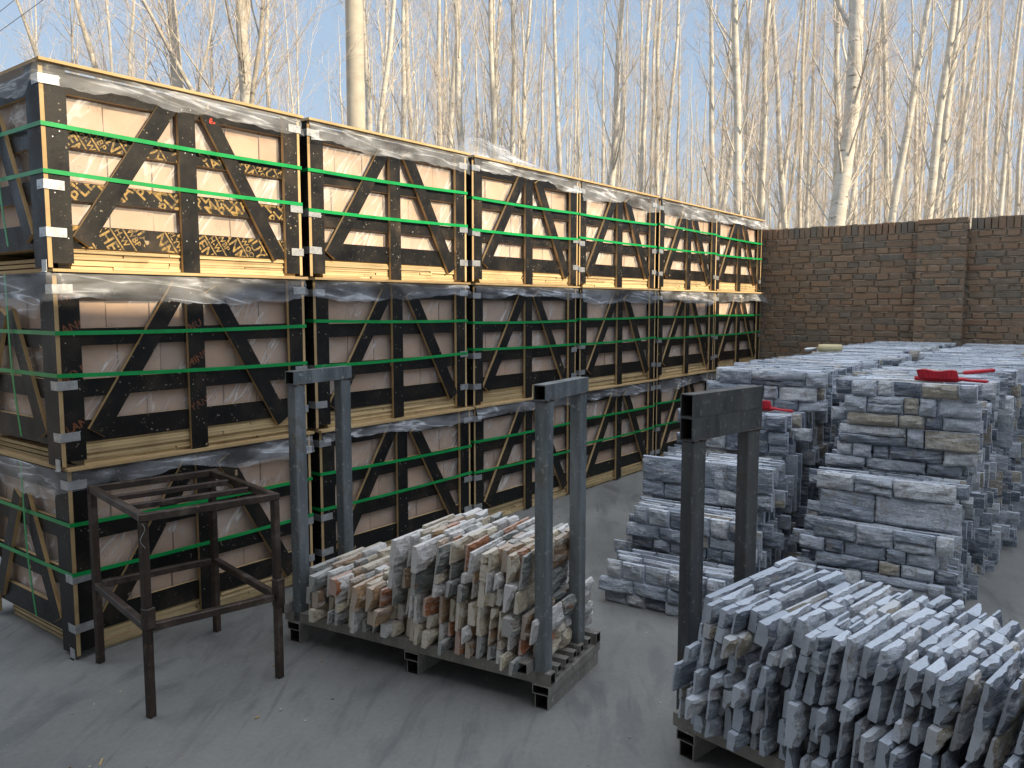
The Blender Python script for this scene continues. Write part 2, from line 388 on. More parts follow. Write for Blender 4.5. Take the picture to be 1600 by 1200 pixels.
mt, t, p = mat('dark_rope', Roughness=0.8); M_CABLE = mt; p.inputs['Base Color'].default_value = (0.05, 0.05, 0.055, 1)

# ------------------------------------------------------------------ ground
b = MB(); b.add([(-300, -300, -0.012), (500, -300, -0.012), (500, 500, -0.012), (-300, 500, -0.012)], [(0, 1, 2, 3)])
tag(b.build('ground', M_SOIL), kind='structure')
b = MB(); b.add([(-12, -5.2, 0), (9.9, -5.2, 0), (9.9, 7, 0), (-12, 7, 0)], [(0, 1, 2, 3)])
tag(b.build('yard_floor', M_CONC), kind='structure')

# ------------------------------------------------------------------ brick wall across the end of the yard
WX = 9.90
def brick(mb, y0, y1, z0, z1, xf, rnd, tint, depth=0.05):
    """one brick; its face looks towards -X at x = xf"""
    e = rnd.uniform(0.003, 0.009); j = lambda a=0.003: rnd.uniform(-a, a)
    xf += rnd.uniform(-0.006, 0.006)
    o = [(y0 + j(), z0 + j()), (y1 + j(), z0 + j()), (y1 + j(), z1 + j()), (y0 + j(), z1 + j())]
    cy, cz = (y0 + y1) / 2, (z0 + z1) / 2
    vs = [(xf + depth, y, z) for y, z in o] + [(xf + e, y, z) for y, z in o]
    vs += [(xf + j(0.002), y + math.copysign(e, cy - y), z + math.copysign(e, cz - z)) for y, z in o]
    fs = [(8, 11, 10, 9)]
    for k in range(4):
        q = (k + 1) % 4
        fs += [(4 + k, q + 4, q, k)[::-1], (8 + k, 8 + q, 4 + q, 4 + k)[::-1]]
    mb.add(vs, fs, 0, tint)
wall = empty('brick_wall', (WX, 1.5, 0), 0, 'dark brown brick yard wall with pilaster, standing behind the stone stacks', 'wall')
br = random.Random(5)
mb = MB(); CH = 0.0725; NC = 33
P0, P1 = 1.48, 1.95                                           # pilaster
def course(mb, ya, yb, z, k, xf, header):
    step = 0.128 if header else 0.262
    y = ya - br.uniform(0, step)
    while y < yb:
        st = step * br.uniform(0.9, 1.1)
        if not header and br.random() < 0.12: st = 0.128
        a_, b_ = max(ya, y + 0.005), min(yb, y + st - 0.006)
        if b_ - a_ > 0.03:
            brick(mb, a_, b_, z + 0.006 + br.uniform(-.002, .002), z + CH - 0.007, xf, br, br.random())
        y += st
for k in range(NC):
    z = k * CH; header = (k % 2 == 0) if k > 12 else (k % 3 == 0)
    course(mb, -5.0, P0, z, k, WX, header); course(mb, P1, 7.0, z, k, WX, header)
ob = mb.build('brick_face', M_BRICK, wall, (-WX, -1.5, 0))
mb = MB()
for (ya, yb) in ((-5.0, P0), (P1, 7.0)):
    y = ya
    while y < yb - 0.03:
        st = 0.0655 * br.uniform(0.9, 1.12)
        brick(mb, y + 0.003, min(y + st - 0.004, yb), NC * CH + 0.006, NC * CH + 0.138 + br.uniform(-.006, .004), WX, br, br.random(), 0.24)
        y += st
mb.build('soldier_course', M_BRICK, wall, (-WX, -1.5, 0))
mb = MB()
for k in range(NC + 2):
    course(mb, P0, P1, k * CH, k, WX - 0.125, k % 2 == 1)
for k in range(NC + 2):                                       # the two narrow cheeks of the pilaster
    z = k * CH
    for y in (P0, P1):
        mb.box(WX - 0.12, WX + 0.02, y - 0.004, y + 0.004, z + 0.005, z + CH - 0.006, tint=br.random(), jit=0.002, rnd=br)
mb.build('pilaster', M_BRICK, wall, (-WX, -1.5, 0))
mb = MB()
mb.box(WX + 0.016, WX + 0.235, -5.0, 7.0, 0, NC * CH + 0.02)
mb.box(WX - 0.113, WX + 0.011, P0 + 0.006, P1 - 0.006, 0, (NC + 2) * CH - 0.012)
mb.build('mortar', M_MORTAR, wall, (-WX, -1.5, 0))
mb = MB()                                                     # pale bed joints, squeezed out unevenly
for k in range(1, NC + 1):
    for (ya, yb, xf) in ((-1.5, P0, WX), (P1, 3.9, WX), (P0, P1, WX - 0.125)):
        n = max(2, int((yb - ya) / 0.045)); vs = []
        for i in range(n + 1):
            y = ya + (yb - ya) * i / n; o = 0.003 + 0.007 * noise.noise(Vector((y * 9, k * 3.1, 0))); h = 0.0045 + 0.004 * noise.noise(Vector((y * 13, k * 5.7, 4)))
            z = k * CH
            vs += [(xf + 0.02, y, z - h), (xf + o, y, z - h), (xf + o, y, z + h), (xf + 0.02, y, z + h)]
        mb.add(vs, [(4 * i + a, 4 * i + 4 + a, 4 * i + 5 + a, 4 * i + 1 + a) for i in range(n) for a in range(3)])
mt, t, p = mat('pale_bed_joint', Roughness=0.95); c = coords(t, off=False); n1 = noise_(t, c, 14, 4)
L(t, ramp(t, n1, [(0.35, (0.17, 0.13, 0.09)), (0.65, (0.40, 0.33, 0.25))]).outputs[0], p.inputs['Base Color'])
mb.build('bed_joint', mt, wall, (-WX, -1.5, 0))
# ------------------------------------------------------------------ unseen building added on the right, its top stepped to shape the yard's shade
YB = -5.2
k_ = math.tan(EL) / cos(0) ; D = 3.70 - YB
def shadow_top(xc, zc):      # roof point that throws its shadow on (xc, 3.70, zc)
    tt = D / -SUNV.y; return xc + SUNV.x * tt, zc + SUNV.z * tt
ws = empty('shade_caster_building', (4, YB - 1, 0), 0, 'long grey building added out of view, its stepped top shaped to shade the yard', 'building')
prof = [(0.2, 1.70), (1.75, 1.62), (2.25, 1.60), (2.5, 1.715), (2.9, 1.74), (7.1, 1.74), (7.2, 1.665), (8.35, 1.64), (8.5, 1.50), (10.8, 1.46)]
pp = [shadow_top(*q) for q in prof]
mb = MB()
vs = []
for (x, z) in pp: vs += [(x - 4, 1.0, 0), (x - 4, 1.0, z), (x - 4, 0.7, 0), (x - 4, 0.7, z)]
fs = []
for i in range(len(pp) - 1):
    a = 4 * i; c_ = a + 4
    fs += [(a, a + 1, c_ + 1, c_), (a + 2, c_ + 2, c_ + 3, a + 3), (a + 1, a + 3, c_ + 3, c_ + 1)]
n_ = 4 * (len(pp) - 1); fs += [(0, 2, 3, 1), (n_, n_ + 1, n_ + 3, n_ + 2)]
mb.add(vs, fs); mb.build('wall', M_WALLP, ws)
mb = MB(); mb.box(pp[0][0] - 4, pp[-1][0] - 4, -6, 0.69, 4.9, 5.0); mb.build('roof', M_GREY, ws)
for xd in (-1.5, 3.5):
    mb = MB(); mb.box(xd, xd + 2.2, 1.003, 1.04, 0.02, 2.6); mb.build('door', M_GREY, ws)

sh = empty('light_block_shed', (-4.5, 0, 0), 0, 'plain grey shed and flat canopy added unseen behind the camera to block light', 'building')  # added behind the camera to block sky light from that side
mb = MB(); mb.box(-2, 2.0, -4.0, 7.0, 0, 4.4); mb.build('wall', M_WALLP, sh)
mb = MB(); mb.box(-2.2, 2.25, -4.2, 7.2, 4.4, 4.55); mb.build('roof', M_GREY, sh)
mb = MB(); mb.box(2.003, 2.06, 0.0, 2.8, 0.02, 3.0); mb.build('door', M_GREY, sh)
mb = MB(); mb.box(2.003, 5.3, -4.0, 4.2, 3.45, 3.52); mb.build('canopy', M_GREY, sh)  # added overhang, out of view, keeps the near ground darker
for yy in (-3.9, 4.1):
    mb = MB(); mb.tube([Vector((5.2, yy, 0)), Vector((5.2, yy, 3.45))], [.04, .04], 10); mb.build('canopy_post', M_ZINC, sh)

# ------------------------------------------------------------------ crates of wrapped cartons
CW, CHT, CDP = 1.335, 0.872, 1.0
BT = 0.018                                                     # board thickness
cr = random.Random(3)

def board(mb, cx, cz, length, width, ang, y0, thick=BT, rnd=cr):
    """a black plywood board in a plane y = const, pale on its cut edges; ang from +x"""
    M = Matrix.Translation((cx, y0 + thick / 2, cz)) @ Matrix.Rotation(-ang, 4, 'Y')
    mb.box(-length / 2, length / 2, -thick / 2, thick / 2, -width / 2, width / 2, mi=0, edge=1, thin=1, M=M, tint=rnd.uniform(.3, .9), jit=0.0014, rnd=rnd)

def board_side(mb, cy, cz, length, width, ang, x0, thick=BT, rnd=cr):
    M = Matrix.Translation((x0 + thick / 2, cy, cz)) @ Matrix.Rotation(ang, 4, 'X')
    mb.box(-thick / 2, thick / 2, -length / 2, length / 2, -width / 2, width / 2, mi=0, edge=1, thin=0, M=M, tint=rnd.uniform(.3, .9), jit=0.0014, rnd=rnd)

BM = [M_BLACK, M_EDGE]
def wob(u, v, s): return noise.noise(Vector((u, v, s * 7.3)))

def film_skirt(seed, left_end=True, right_end=True, long=0.15, flare=0.0):
    """plastic sheet over the crate top, hanging a hand's width down the sides"""
    path = []
    d = 0.035
    if left_end: path += [(-0.012, y) for y in [CDP - i * d for i in range(int(CDP / d) + 1)]]
    path += [(-0.016 if left_end else 0.0, -0.012)]
    path += [(x, -0.014) for x in [i * d for i in range(1, int(CW / d) + 1)]]
    if right_end: path += [(CW + 0.012, y) for y in [i * d for i in range(0, 18)]]
    mb = MB(); rows = 9; n = len(path); vs = []
    for i, (x, y) in enumerate(path):
        s = i * d
        front = y < 0.02
        ox, oy = (0, -1) if (front and 0 <= x <= CW) else ((-1, -0.25) if x < 0 else (1, -0.1))
        ln = long * (1.0 + 0.60 * wob(s * 1.3, 0, seed) + 0.30 * wob(s * 4, 3, seed) + 0.10 * wob(s * 19, 5, seed))
        if not front and x < 0: ln *= 1.35
        for r in range(rows):
            q = r / (rows - 1)
            out = 0.005 + q * 0.018 + (0.022 * q ** 0.7) * abs(wob(s * 5.5, q * 1.7, seed + 2)) + 0.009 * wob(s * 17, q * 5, seed + 4) * (q > 0) + 0.006 * abs(wob(s * 31, q * 3, seed + 6)) * q
            if flare and s > n * d - 1.0: out += flare * q * (0.4 + 0.6 * (s - (n * d - 1.0)))
            vs.append((x + ox * out, y + oy * out, CHT - 0.004 - q * ln))
    fs = [(i * rows + r, (i + 1) * rows + r, (i + 1) * rows + r + 1, i * rows + r + 1) for i in range(n - 1) for r in range(rows - 1)]
    mb.add(vs, fs, 0, smooth=True)
    # rumpled edge lying on the crate top
    nx = 38; vs = []
    for i in range(nx + 1):
        for r in range(5):
            x = CW * i / nx; y = -0.014 + r * 0.05
            vs.append((x, y, CHT - 0.004))
    mb.add(vs, [(i * 5 + r, (i + 1) * 5 + r, (i + 1) * 5 + r + 1, i * 5 + r + 1) for i in range(nx) for r in range(4)], 0, smooth=True)
    return mb

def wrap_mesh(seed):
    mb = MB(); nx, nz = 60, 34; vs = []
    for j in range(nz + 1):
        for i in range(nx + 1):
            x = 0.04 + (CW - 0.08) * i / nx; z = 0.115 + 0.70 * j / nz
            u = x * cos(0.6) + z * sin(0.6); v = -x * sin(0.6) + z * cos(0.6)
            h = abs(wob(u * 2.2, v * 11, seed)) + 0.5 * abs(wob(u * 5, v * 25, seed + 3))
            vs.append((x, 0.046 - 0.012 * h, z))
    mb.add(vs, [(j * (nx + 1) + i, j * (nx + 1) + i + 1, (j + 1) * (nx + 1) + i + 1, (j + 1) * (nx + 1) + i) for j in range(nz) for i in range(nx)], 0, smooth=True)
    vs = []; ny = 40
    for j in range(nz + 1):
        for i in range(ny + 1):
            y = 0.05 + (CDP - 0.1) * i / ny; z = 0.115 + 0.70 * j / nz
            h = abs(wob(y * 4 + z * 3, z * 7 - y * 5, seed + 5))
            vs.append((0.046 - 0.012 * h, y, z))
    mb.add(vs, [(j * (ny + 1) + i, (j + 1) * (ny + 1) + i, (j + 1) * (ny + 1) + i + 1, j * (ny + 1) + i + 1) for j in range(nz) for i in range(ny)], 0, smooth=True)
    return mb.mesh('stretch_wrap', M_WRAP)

def carton_mesh(seed):
    rr = random.Random(seed); mb = MB()
    xs = [0.055, 0.255, 0.465, 0.665, 0.88, 1.08, CW - 0.055]
    zs = [0.115, 0.345, 0.58, 0.825]
    for a_, b_ in zip(zs, zs[1:]):
        off = rr.uniform(-0.05, 0.05)
        xx = [xs[0]] + [q + off for q in xs[1:-1]] + [xs[-1]]
        for c_, d_ in zip(xx, xx[1:]):
            mb.box(c_ + 0.003, d_ - 0.003, 0.055 + rr.uniform(0, .008), 0.40, a_ + 0.002, b_ - 0.004, tint=rr.random(), jit=0.003, rnd=rr)
        ys = [0.41, 0.62, 0.83, CDP - 0.05]
        for c_, d_ in zip(ys, ys[1:]):
            mb.box(0.055, 0.5, c_ + 0.003, d_ - 0.003, a_ + 0.002, b_ - 0.004, tint=rr.random(), jit=0.003, rnd=rr)
        mb.box(0.505, CW - 0.055, 0.41, CDP - 0.05, a_ + 0.002, b_ - 0.004, tint=rr.random())
    return mb.mesh('carton_stack', M_CARTON)

def base_mesh(seed):
    rr = random.Random(seed); mb = MB(); z = 0.002
    while z < 0.098:
        h = rr.choice([0.009, 0.012, 0.014, 0.015])
        h = min(h, 0.1025 - z)
        if h < 0.004: break
        cuts = sorted([rr.uniform(0.2, 1.1) for _ in range(rr.choice([0, 1, 1, 2]))])
        xs = [0.105] + cuts + [CW - 0.03]
        for a_, b_ in zip(xs, xs[1:]):
            yo = 0.020 + rr.uniform(0, 0.014)
            mb.box(a_ + 0.001, b_ - rr.uniform(0.001, 0.008), yo, 0.16, z, z + h - 0.0012, tint=rr.random(), jit=0.0007, rnd=rr)
            mb.box(a_ + 0.001, b_ - 0.002, CDP - 0.15, CDP - 0.03, z, z + h - 0.0012, tint=rr.random())
        z += h
    for k in range(3):                                   # strips seen under the end boards
        mb.box(0.06, 0.10, 0.20, 0.84, 0.004 + k * 0.022, 0.020 + k * 0.022, tint=rr.random(), jit=0.0015, rnd=rr)
    mb.box(0.10, CW - 0.04, 0.03, CDP - 0.05, 0.1026, 0.1126, tint=0.5)
    return mb.mesh('plywood_base', M_STRIP)

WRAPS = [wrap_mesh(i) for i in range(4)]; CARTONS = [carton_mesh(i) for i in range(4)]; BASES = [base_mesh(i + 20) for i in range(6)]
RAILZ = [(0.805, 0.085), (0.578, 0.078), (0.352, 0.080), (0.155, 0.100)]

def bracket_mesh(side):
    mb = MB(); t_ = 0.0018; h = 0.040
    if side == 'L':
        mb.box(-0.0035, 0.080, -0.0035 - t_, -0.0035, -h / 2, h / 2)
        mb.box(-0.0035 - t_, -0.0035, -0.0035 - t_, 0.060, -h / 2, h / 2)
        nx = [(0.025, -1), (0.055, 1), (0.065, -1)]
    else:
        mb.box(CW - 0.075, CW + 0.0035, -0.0035 - t_, -0.0035, -h / 2, h / 2)
        mb.box(CW + 0.0035, CW + 0.0035 + t_, -0.0035 - t_, 0.060, -h / 2, h / 2)
        nx = [(CW - 0.06, 1), (CW - 0.03, -1), (CW - 0.02, 1)]
    for x, s in nx: mb.box(x - 0.003, x + 0.003, -0.0075, -0.0055, s * 0.01 - 0.003, s * 0.01 + 0.003)
    for y, s in ((0.02, 1), (0.042, -1)):
        x = -0.0075 if side == 'L' else CW + 0.0055
        mb.box(x, x + 0.002, y - 0.003, y + 0.003, s * 0.01 - 0.003, s * 0.01 + 0.003)
    return mb.mesh('corner_bracket', M_GALV)
BRL, BRR = bracket_mesh('L'), bracket_mesh('R')

def board_me(name, fn, *a, **k):
    mb = MB(); fn(mb, *a, **k); return mb.mesh(name, BM)

def make_crate_parts():
    """list of (name, mesh, loc) shared by every crate"""
    P = []
    def add(n, me, loc=(0, 0, 0)): P.append((n, me, loc))
    # front posts, then the end boards' pale cut edges beside them
    add('post', board_me('post', board, 0.062, 0.452, 0.835, 0.088, pi / 2, 0.0))
    add('post', board_me('post', board, 0.665, 0.432, 0.845, 0.090, pi / 2, 0.0))
    add('post', board_me('post', board, 1.272, 0.445, 0.840, 0.092, pi / 2, 0.0))
    add('post', board_me('post', board_side, 0.069, 0.445, 0.85, 0.135, pi / 2, 0.0))
    add('post', board_me('post', board_side, CDP - 0.07, 0.445, 0.85, 0.135, pi / 2, 0.0))
    add('post', board_me('post', board_side, 0.069, 0.445, 0.85, 0.135, pi / 2, CW - BT))
    add('post', board_me('post', board_side, CDP - 0.07, 0.445, 0.85, 0.135, pi / 2, CW - BT))
    for z, wd in RAILZ:
        add('rail', board_me('rail', board, CW / 2, z, CW - 0.04, wd, 0, BT + 0.001))
        add('rail', board_me('rail', board_side, CDP / 2, z, CDP - 0.02, wd * 1.1, 0, BT + 0.001))
        add('rail', board_me('rail', board, CW / 2, z, CW - 0.04, wd, 0, CDP - BT - 0.003))
        add('rail', board_me('rail', board_side, CDP / 2, z, CDP - 0.02, wd * 1.1, 0, CW - 2 * BT - 0.002))
    mb = MB()                                            # pale rim round the top
    mb.box(-0.010, CW + 0.004, -0.034, 0.05, CHT - 0.002, CHT + 0.011, jit=0.001); mb.box(-0.010, 0.05, 0.0502, CDP, CHT - 0.002, CHT + 0.011)
    mb.box(CW - 0.05, CW + 0.004, 0.0502, CDP, CHT - 0.018, CHT - 0.006); mb.box(0.0502, CW - 0.0502, CDP - 0.05, CDP, CHT - 0.018, CHT - 0.006)
    add('top_rim', mb.mesh('top_rim', M_EDGE))
    mb = MB(); mb.box(0.051, CW - 0.051, 0.051, CDP - 0.051, CHT - 0.019, CHT - 0.009, mi=0); add('lid_panel', mb.mesh('lid_panel', M_BLACK))
    return P
CP = make_crate_parts()

def brace_me(x0, z0, x1, z1, wd=0.082):
    Lg = math.hypot(x1 - x0, z1 - z0)
    return board_me('brace', board, (x0 + x1) / 2, (z0 + z1) / 2, Lg, wd, atan2(z1 - z0, x1 - x0), 0.0)

# ---- printed lettering, clipped to the board it is printed on
def text_mesh(lines, size, ang, ox, oz, x0, x1, z0, z1, y, mt, name='printed_lettering', sx=1.0):
    bm = bmesh.new()
    ca, sa = cos(ang), sin(ang)
    for body, lx, lz, sz in lines:
        if body == '_':
            M0 = (lx, lz, sz); L_, T_ = sz, size * 0.10
            vs = [(lx, lz), (lx + L_, lz), (lx + L_, lz + T_), (lx, lz + T_)]
            v = [bm.verts.new((ox + (a * ca - b_ * sa), y, oz + (a * sa + b_ * ca))) for a, b_ in vs]
            bm.faces.new(v); continue
        cu = bpy.data.curves.new('t', 'FONT'); cu.body = body; cu.size = size * sz; cu.resolution_u = 2; cu.space_character = 1.05
        cu.offset = 0.0012 * sz
        o = bpy.data.objects.new('t', cu); COL.objects.link(o)
        dg = bpy.context.evaluated_depsgraph_get(); me = bpy.data.meshes.new_from_object(o.evaluated_get(dg))
        tmp = bmesh.new(); tmp.from_mesh(me)
        mp = {}
        for v in tmp.verts:
            a, b_ = lx + v.co.x * sx, lz + v.co.y
            mp[v.index] = bm.verts.new((ox + (a * ca - b_ * sa), y, oz + (a * sa + b_ * ca)))
        for f in tmp.faces:
            try: bm.faces.new([mp[v.index] for v in f.verts])
            except ValueError: pass
        tmp.free(); bpy.data.objects.remove(o); bpy.data.curves.remove(cu); bpy.data.meshes.remove(me)
    for co, no in (((x0, 0, 0), (-1, 0, 0)), ((x1, 0, 0), (1, 0, 0)), ((0, 0, z0), (0, 0, -1)), ((0, 0, z1), (0, 0, 1))):
        geom = bm.verts[:] + bm.edges[:] + bm.faces[:]
        bmesh.ops.bisect_plane(bm, geom=geom, plane_co=co, plane_no=no, clear_outer=True, dist=1e-5)
    me = bpy.data.meshes.new(name); bm.to_mesh(me); bm.free(); me.materials.append(mt); return me

ORD = ['first', 'second', 'third', 'fourth', 'fifth', 'sixth']
LAY = ['bottom', 'middle', 'top']
XS = [[1.575, 2.965, 4.35, 5.72, 7.125, 8.50], [1.555, 2.945, 4.345, 5.71, 7.12, 8.47], [1.545, 2.930, 4.335, 5.70, 7.105, 8.44]]
ZB = [0.0, 0.873, 1.746]
row_notes = {
    (2, 0): 'nearest top-layer crate, its rails printed with gold lettering, first from the left',
    (2, 1): 'sunlit top-layer crate, second from the left, beside the crate with gold lettering',
    (2, 2): 'top-layer crate whose plastic sheet billows up above its lid, third from the left',
    (2, 3): 'sunlit top-layer crate, fourth from the left, right of the billowing plastic sheet',
    (2, 4): 'sunlit top-layer crate, fifth from the left, second nearest to the brick wall',
    (2, 5): 'last top-layer crate on the right, right beside the brick wall',
    (1, 0): 'middle-layer crate on the far left with faded orange print on its posts',
    (1, 1): 'shaded middle-layer crate, second from the left, above and behind the left steel post frame',
    (1, 2): 'shaded middle-layer crate, third from the left in its layer',
    (1, 3): 'shaded middle-layer crate, fourth from the left, above the upright frame of the middle pallet',
    (1, 4): 'middle-layer crate, fifth from the left, second from the brick wall',
    (1, 5): 'middle-layer crate by the brick wall with plastic sheet sticking out right',
    (0, 0): 'bottom-layer crate on the far left, standing behind the rusty steel table frame',
    (0, 1): 'bottom-layer crate, second from the left, behind the low end of the rusty stone pallet',
    (0, 2): 'bottom-layer crate, third from the left, behind the high end of the rusty stone pallet',
    (0, 3): 'bottom-layer crate, fourth from the left, right of the middle pallet\'s upright frame',
    (0, 4): 'bottom-layer crate, fifth from the left, half hidden by the stacked grey stone',
    (0, 5): 'bottom-layer crate hidden behind the grey stone stack, nearest the brick wall',
}
BRACES = [[brace_me(0.145 + cr.uniform(-.01, .01), 0.135 + cr.uniform(-.02, .02), 0.590 + cr.uniform(-.01, .005), 0.812 + cr.uniform(-.01, .01), cr.uniform(.074, .086)),
           brace_me(0.770 + cr.uniform(-.01, .012), 0.805, 1.185 + cr.uniform(-.01, .006), 0.105 + cr.uniform(-.02, .04), cr.uniform(.074, .086))] for _ in range(6)]
SKIRTS = {}
for ly in range(3):
    for cx in range(6):
        X, Z = XS[ly][cx], ZB[ly]
        root = empty('wooden_crate', (X, 3.700 + cr.uniform(-0.006, 0.006), Z), cr.uniform(-.008, .008),
                     'black plywood crate: ' + row_notes[(ly, cx)] if len((row_notes[(ly, cx)]).split()) < 13 else row_notes[(ly, cx)], 'crate', 'strapped plywood crates stacked three high')
        first_rails = []
        for n, me, loc in CP:
            j = cr.uniform(-0.009, 0.009) if n == 'rail' and (ly, cx) != (2, 0) else (cr.uniform(-.004, .004) if n == 'post' else 0)
            o = inst(n, me, root, (loc[0] + (cr.uniform(-.003, .003) if n == 'rail' else 0), loc[1], loc[2] + j))
            if n == 'rail': first_rails.append(o)
        v = (cx + ly * 2) % 6
        for bme in BRACES[v]: inst('brace', bme, root, (cr.uniform(-.008, .008), -0.0015, cr.uniform(-.012, .006)))
        if cx == 0:
            inst('brace', board_me('brace', board_side, 0.325, 0.42, 0.62, 0.080, 1.09, 0.0), root, (-0.001, 0, 0))
            inst('brace', board_me('brace', board_side, 0.690, 0.42, 0.62, 0.080, -1.09, 0.0), root, (-0.001, 0, 0))
        inst('plywood_base', BASES[(cx * 2 + ly) % 6], root)
        cs = inst('carton_stack', CARTONS[(cx + ly) % 4], root)
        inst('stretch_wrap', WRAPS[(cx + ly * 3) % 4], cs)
        mb = MB()                                            # nail heads
        for xx in (0.04, 0.08, 0.645, 0.69, 1.25, 1.295):
            for zz, wd in RAILZ:
                x_, z_ = xx + cr.uniform(-.008, .008), zz + cr.uniform(-.02, .02)
                mb.add([(x_ + .0032 * cos(a), -0.0007, z_ + .0032 * sin(a)) for a in (0, 1.05, 2.1, 3.14, 4.2, 5.2)], [(5, 4, 3, 2, 1, 0)])
        mb.build('nail', M_GALV, root)
        # straps
        for zz in (0.612, 0.400):
            zz += cr.uniform(-.018, .018); sl = cr.uniform(-.022, .022); h = 0.0092
            mb = MB(); n = 16; vs = []
            pth = [(-0.0035, CDP), (-0.0035, CDP / 2), (-0.0035, -0.0035)] + [(CW * i / n, -0.0035 - 0.004 * sin(pi * i / n) * cr.random()) for i in range(1, n)] + [(CW + 0.0035, -0.0035), (CW + 0.0035, CDP)]
            for i, (x, y) in enumerate(pth):
                q = zz + sl * (x / CW - 0.5) - 0.006 * sin(pi * max(0, min(1, x / CW)))
                vs += [(x, y, q - h), (x, y, q + h)]
            mb.add(vs, [(2 * i, 2 * i + 2, 2 * i + 3, 2 * i + 1) for i in range(len(pth) - 1)])
            s_ = mb.build('strap', M_STRAP, root, (0, -0.0022, 0))
            sm = s_.modifiers.new('thick', 'SOLIDIFY'); sm.thickness = 0.0016; sm.offset = 1
        if cx == 0:
            mb = MB(); vs = []
            for i in range(13):
                q = i / 12; z = 0.12 + 0.75 * q; yy = 0.47 - 0.09 * (1 - q) + 0.01 * sin(q * 5)
                vs += [(-0.010 - 0.006 * sin(pi * q), yy - 0.009, z), (-0.010 - 0.006 * sin(pi * q), yy + 0.009, z)]
            mb.add(vs, [(2 * i, 2 * i + 1, 2 * i + 3, 2 * i + 2) for i in range(12)])
            s_ = mb.build('strap', M_STRAP, root); sm = s_.modifiers.new('thick', 'SOLIDIFY'); sm.thickness = 0.0016
        # brackets
        for zb in (0.800, 0.370, 0.155):
            inst('corner_bracket', BRL, root, (0, 0, zb + cr.uniform(-.012, .012)), (0, cr.uniform(-.04, .04), 0))
            if cr.random() < .85: inst('corner_bracket', BRR, root, (0, 0, zb + cr.uniform(-.012, .012)), (0, cr.uniform(-.01, .01), 0))
        if cx == 0:
            mb = MB(); mb.box(-0.0055, -0.0035, 0.01, 0.055, 0.0, 0.05); mb.box(-0.012, -0.0035, 0.012, 0.053, -0.004, 0.0); mb.build('corner_bracket', M_GALV, root)
        # cover sheet
        fl = 0.10 if (cx == 5 and ly >= 1) else 0.0
        sk = film_skirt(ly * 6 + cx + 1, cx == 0, cx in (5,), (0.085, 0.100, 0.12)[ly] * cr.uniform(.8, 1.15), fl)
        if (ly, cx) == (2, 2):                               # the sheet billows up above this lid
            vs = []; nx, ny = 30, 10
            for i in range(nx + 1):
                for j_ in range(ny + 1):
                    u = i / nx; q = j_ / ny
                    hh = 0.19 * (sin(pi * u ** 0.55) ** 1.2) * sin(pi * min(1, q * 1.15)) * (1 + 0.5 * wob(u * 5, q * 3, 4)) + 0.03 * wob(u * 11, q * 9, 5) * sin(pi * q) * sin(pi * u)
                    vs.append((0.0 + 1.38 * u, 0.02 + 0.5 * q, CHT + 0.002 + max(0, hh)))
            sk.add(vs, [(i * (ny + 1) + j_, (i + 1) * (ny + 1) + j_, (i + 1) * (ny + 1) + j_ + 1, i * (ny + 1) + j_ + 1) for i in range(nx) for j_ in range(ny)], 0, smooth=True)
        sk.build('plastic_cover', M_SHEET, root)
        # lettering
        if (ly, cx) == (2, 0):
            yb = BT + 0.0005; a60 = radians(-58); S1 = 0.075
            def put(rail, lines, ang, ox, oz, x0, x1, mt=M_GOLD, yy=yb, z0=None, z1=None, size=S1):
                z, wd = RAILZ[rail]
                me = text_mesh(lines, size, ang, ox, oz, x0, x1, (z - wd / 2 + .002) if z0 is None else z0, (z + wd / 2 - .002) if z1 is None else z1, yy, mt)
                inst('printed_lettering', me, first_rails[rail * 4], (-first_rails[rail * 4].location.x, 0, -first_rails[rail * 4].location.z))
            small, big, a50 = 0.036, 0.059, radians(48)
            def stamps(words, start, ang_=a60):
                out = []; y = 0.0; lrr = random.Random(start * 13 + len(words)); k_t = cos(ang_) / -sin(ang_)
                for k in range(16):
                    wd_, sz = words[(start - k) % len(words)]
                    if wd_ == '_': out.append(('_', y * k_t - .10, y - 0.001, .40)); y += 0.013
                    else:
                        out.append((wd_, y * k_t - lrr.uniform(0.02, 0.11 if len(wd_) > 3 else .05), y, sz)); y += (big if sz > .8 else small)
                return out
            A = [('H-W', .55), ('_', 1), ('SHENG', 1.0), ('N F F', .55), ('_', 1), ('MUYE', 1.0), ('PLYWOOD', .55), ('_', 1), ('JIANMU', 1.0), ('WBP', .55), ('_', 1)]
            Bm = [('MARINE', 1.05), ('PLEX', 1.05)]
            
            put(1, stamps(A, 2), a60, 0.09, 0.585, 0.108, 0.375)
            put(1, stamps(A, 6), a60, 0.42, 0.585, 0.415, 0.618)
            put(1, stamps(A, 9), a60, 0.93, 0.585, 0.925, 1.226)
            put(1, [('SHENG', 0, 0, 1), ('JIAN', -.02, -.06, 1)], radians(40), 0.76, 0.56, 0.72, 0.86)
            put(2, stamps(Bm, 1, a50)[::-1], a50, 0.36, 0.36, 0.108, 0.32)
            put(2, stamps(Bm, 0, a50), a50, 0.70, 0.36, 0.33, 0.618)
            put(2, stamps(Bm, 0, a50), a50, 1.32, 0.36, 0.713, 1.226)
            put(3, stamps(A, 5), a60, 0.10, 0.17, 0.108, 0.44)
            put(3, stamps(A, 8), a60, 0.49, 0.17, 0.50, 0.618)
            put(3, stamps(A, 2), a60, 0.70, 0.17, 0.713, 1.226)
            mb = MB(); pr = random.Random(8)
            for _ in range(9):
                x, z = 0.80 + pr.uniform(-.012, .014), 0.765 + pr.uniform(-.012, .012); r = pr.uniform(.003, .007)
                mb.add([(x + r * cos(a), -0.0030, z + r * sin(a)) for a in (0, 1.2, 2.4, 3.6, 4.9)], [(4, 3, 2, 1, 0)])
            mb.build('paint_mark', M_RED, root)
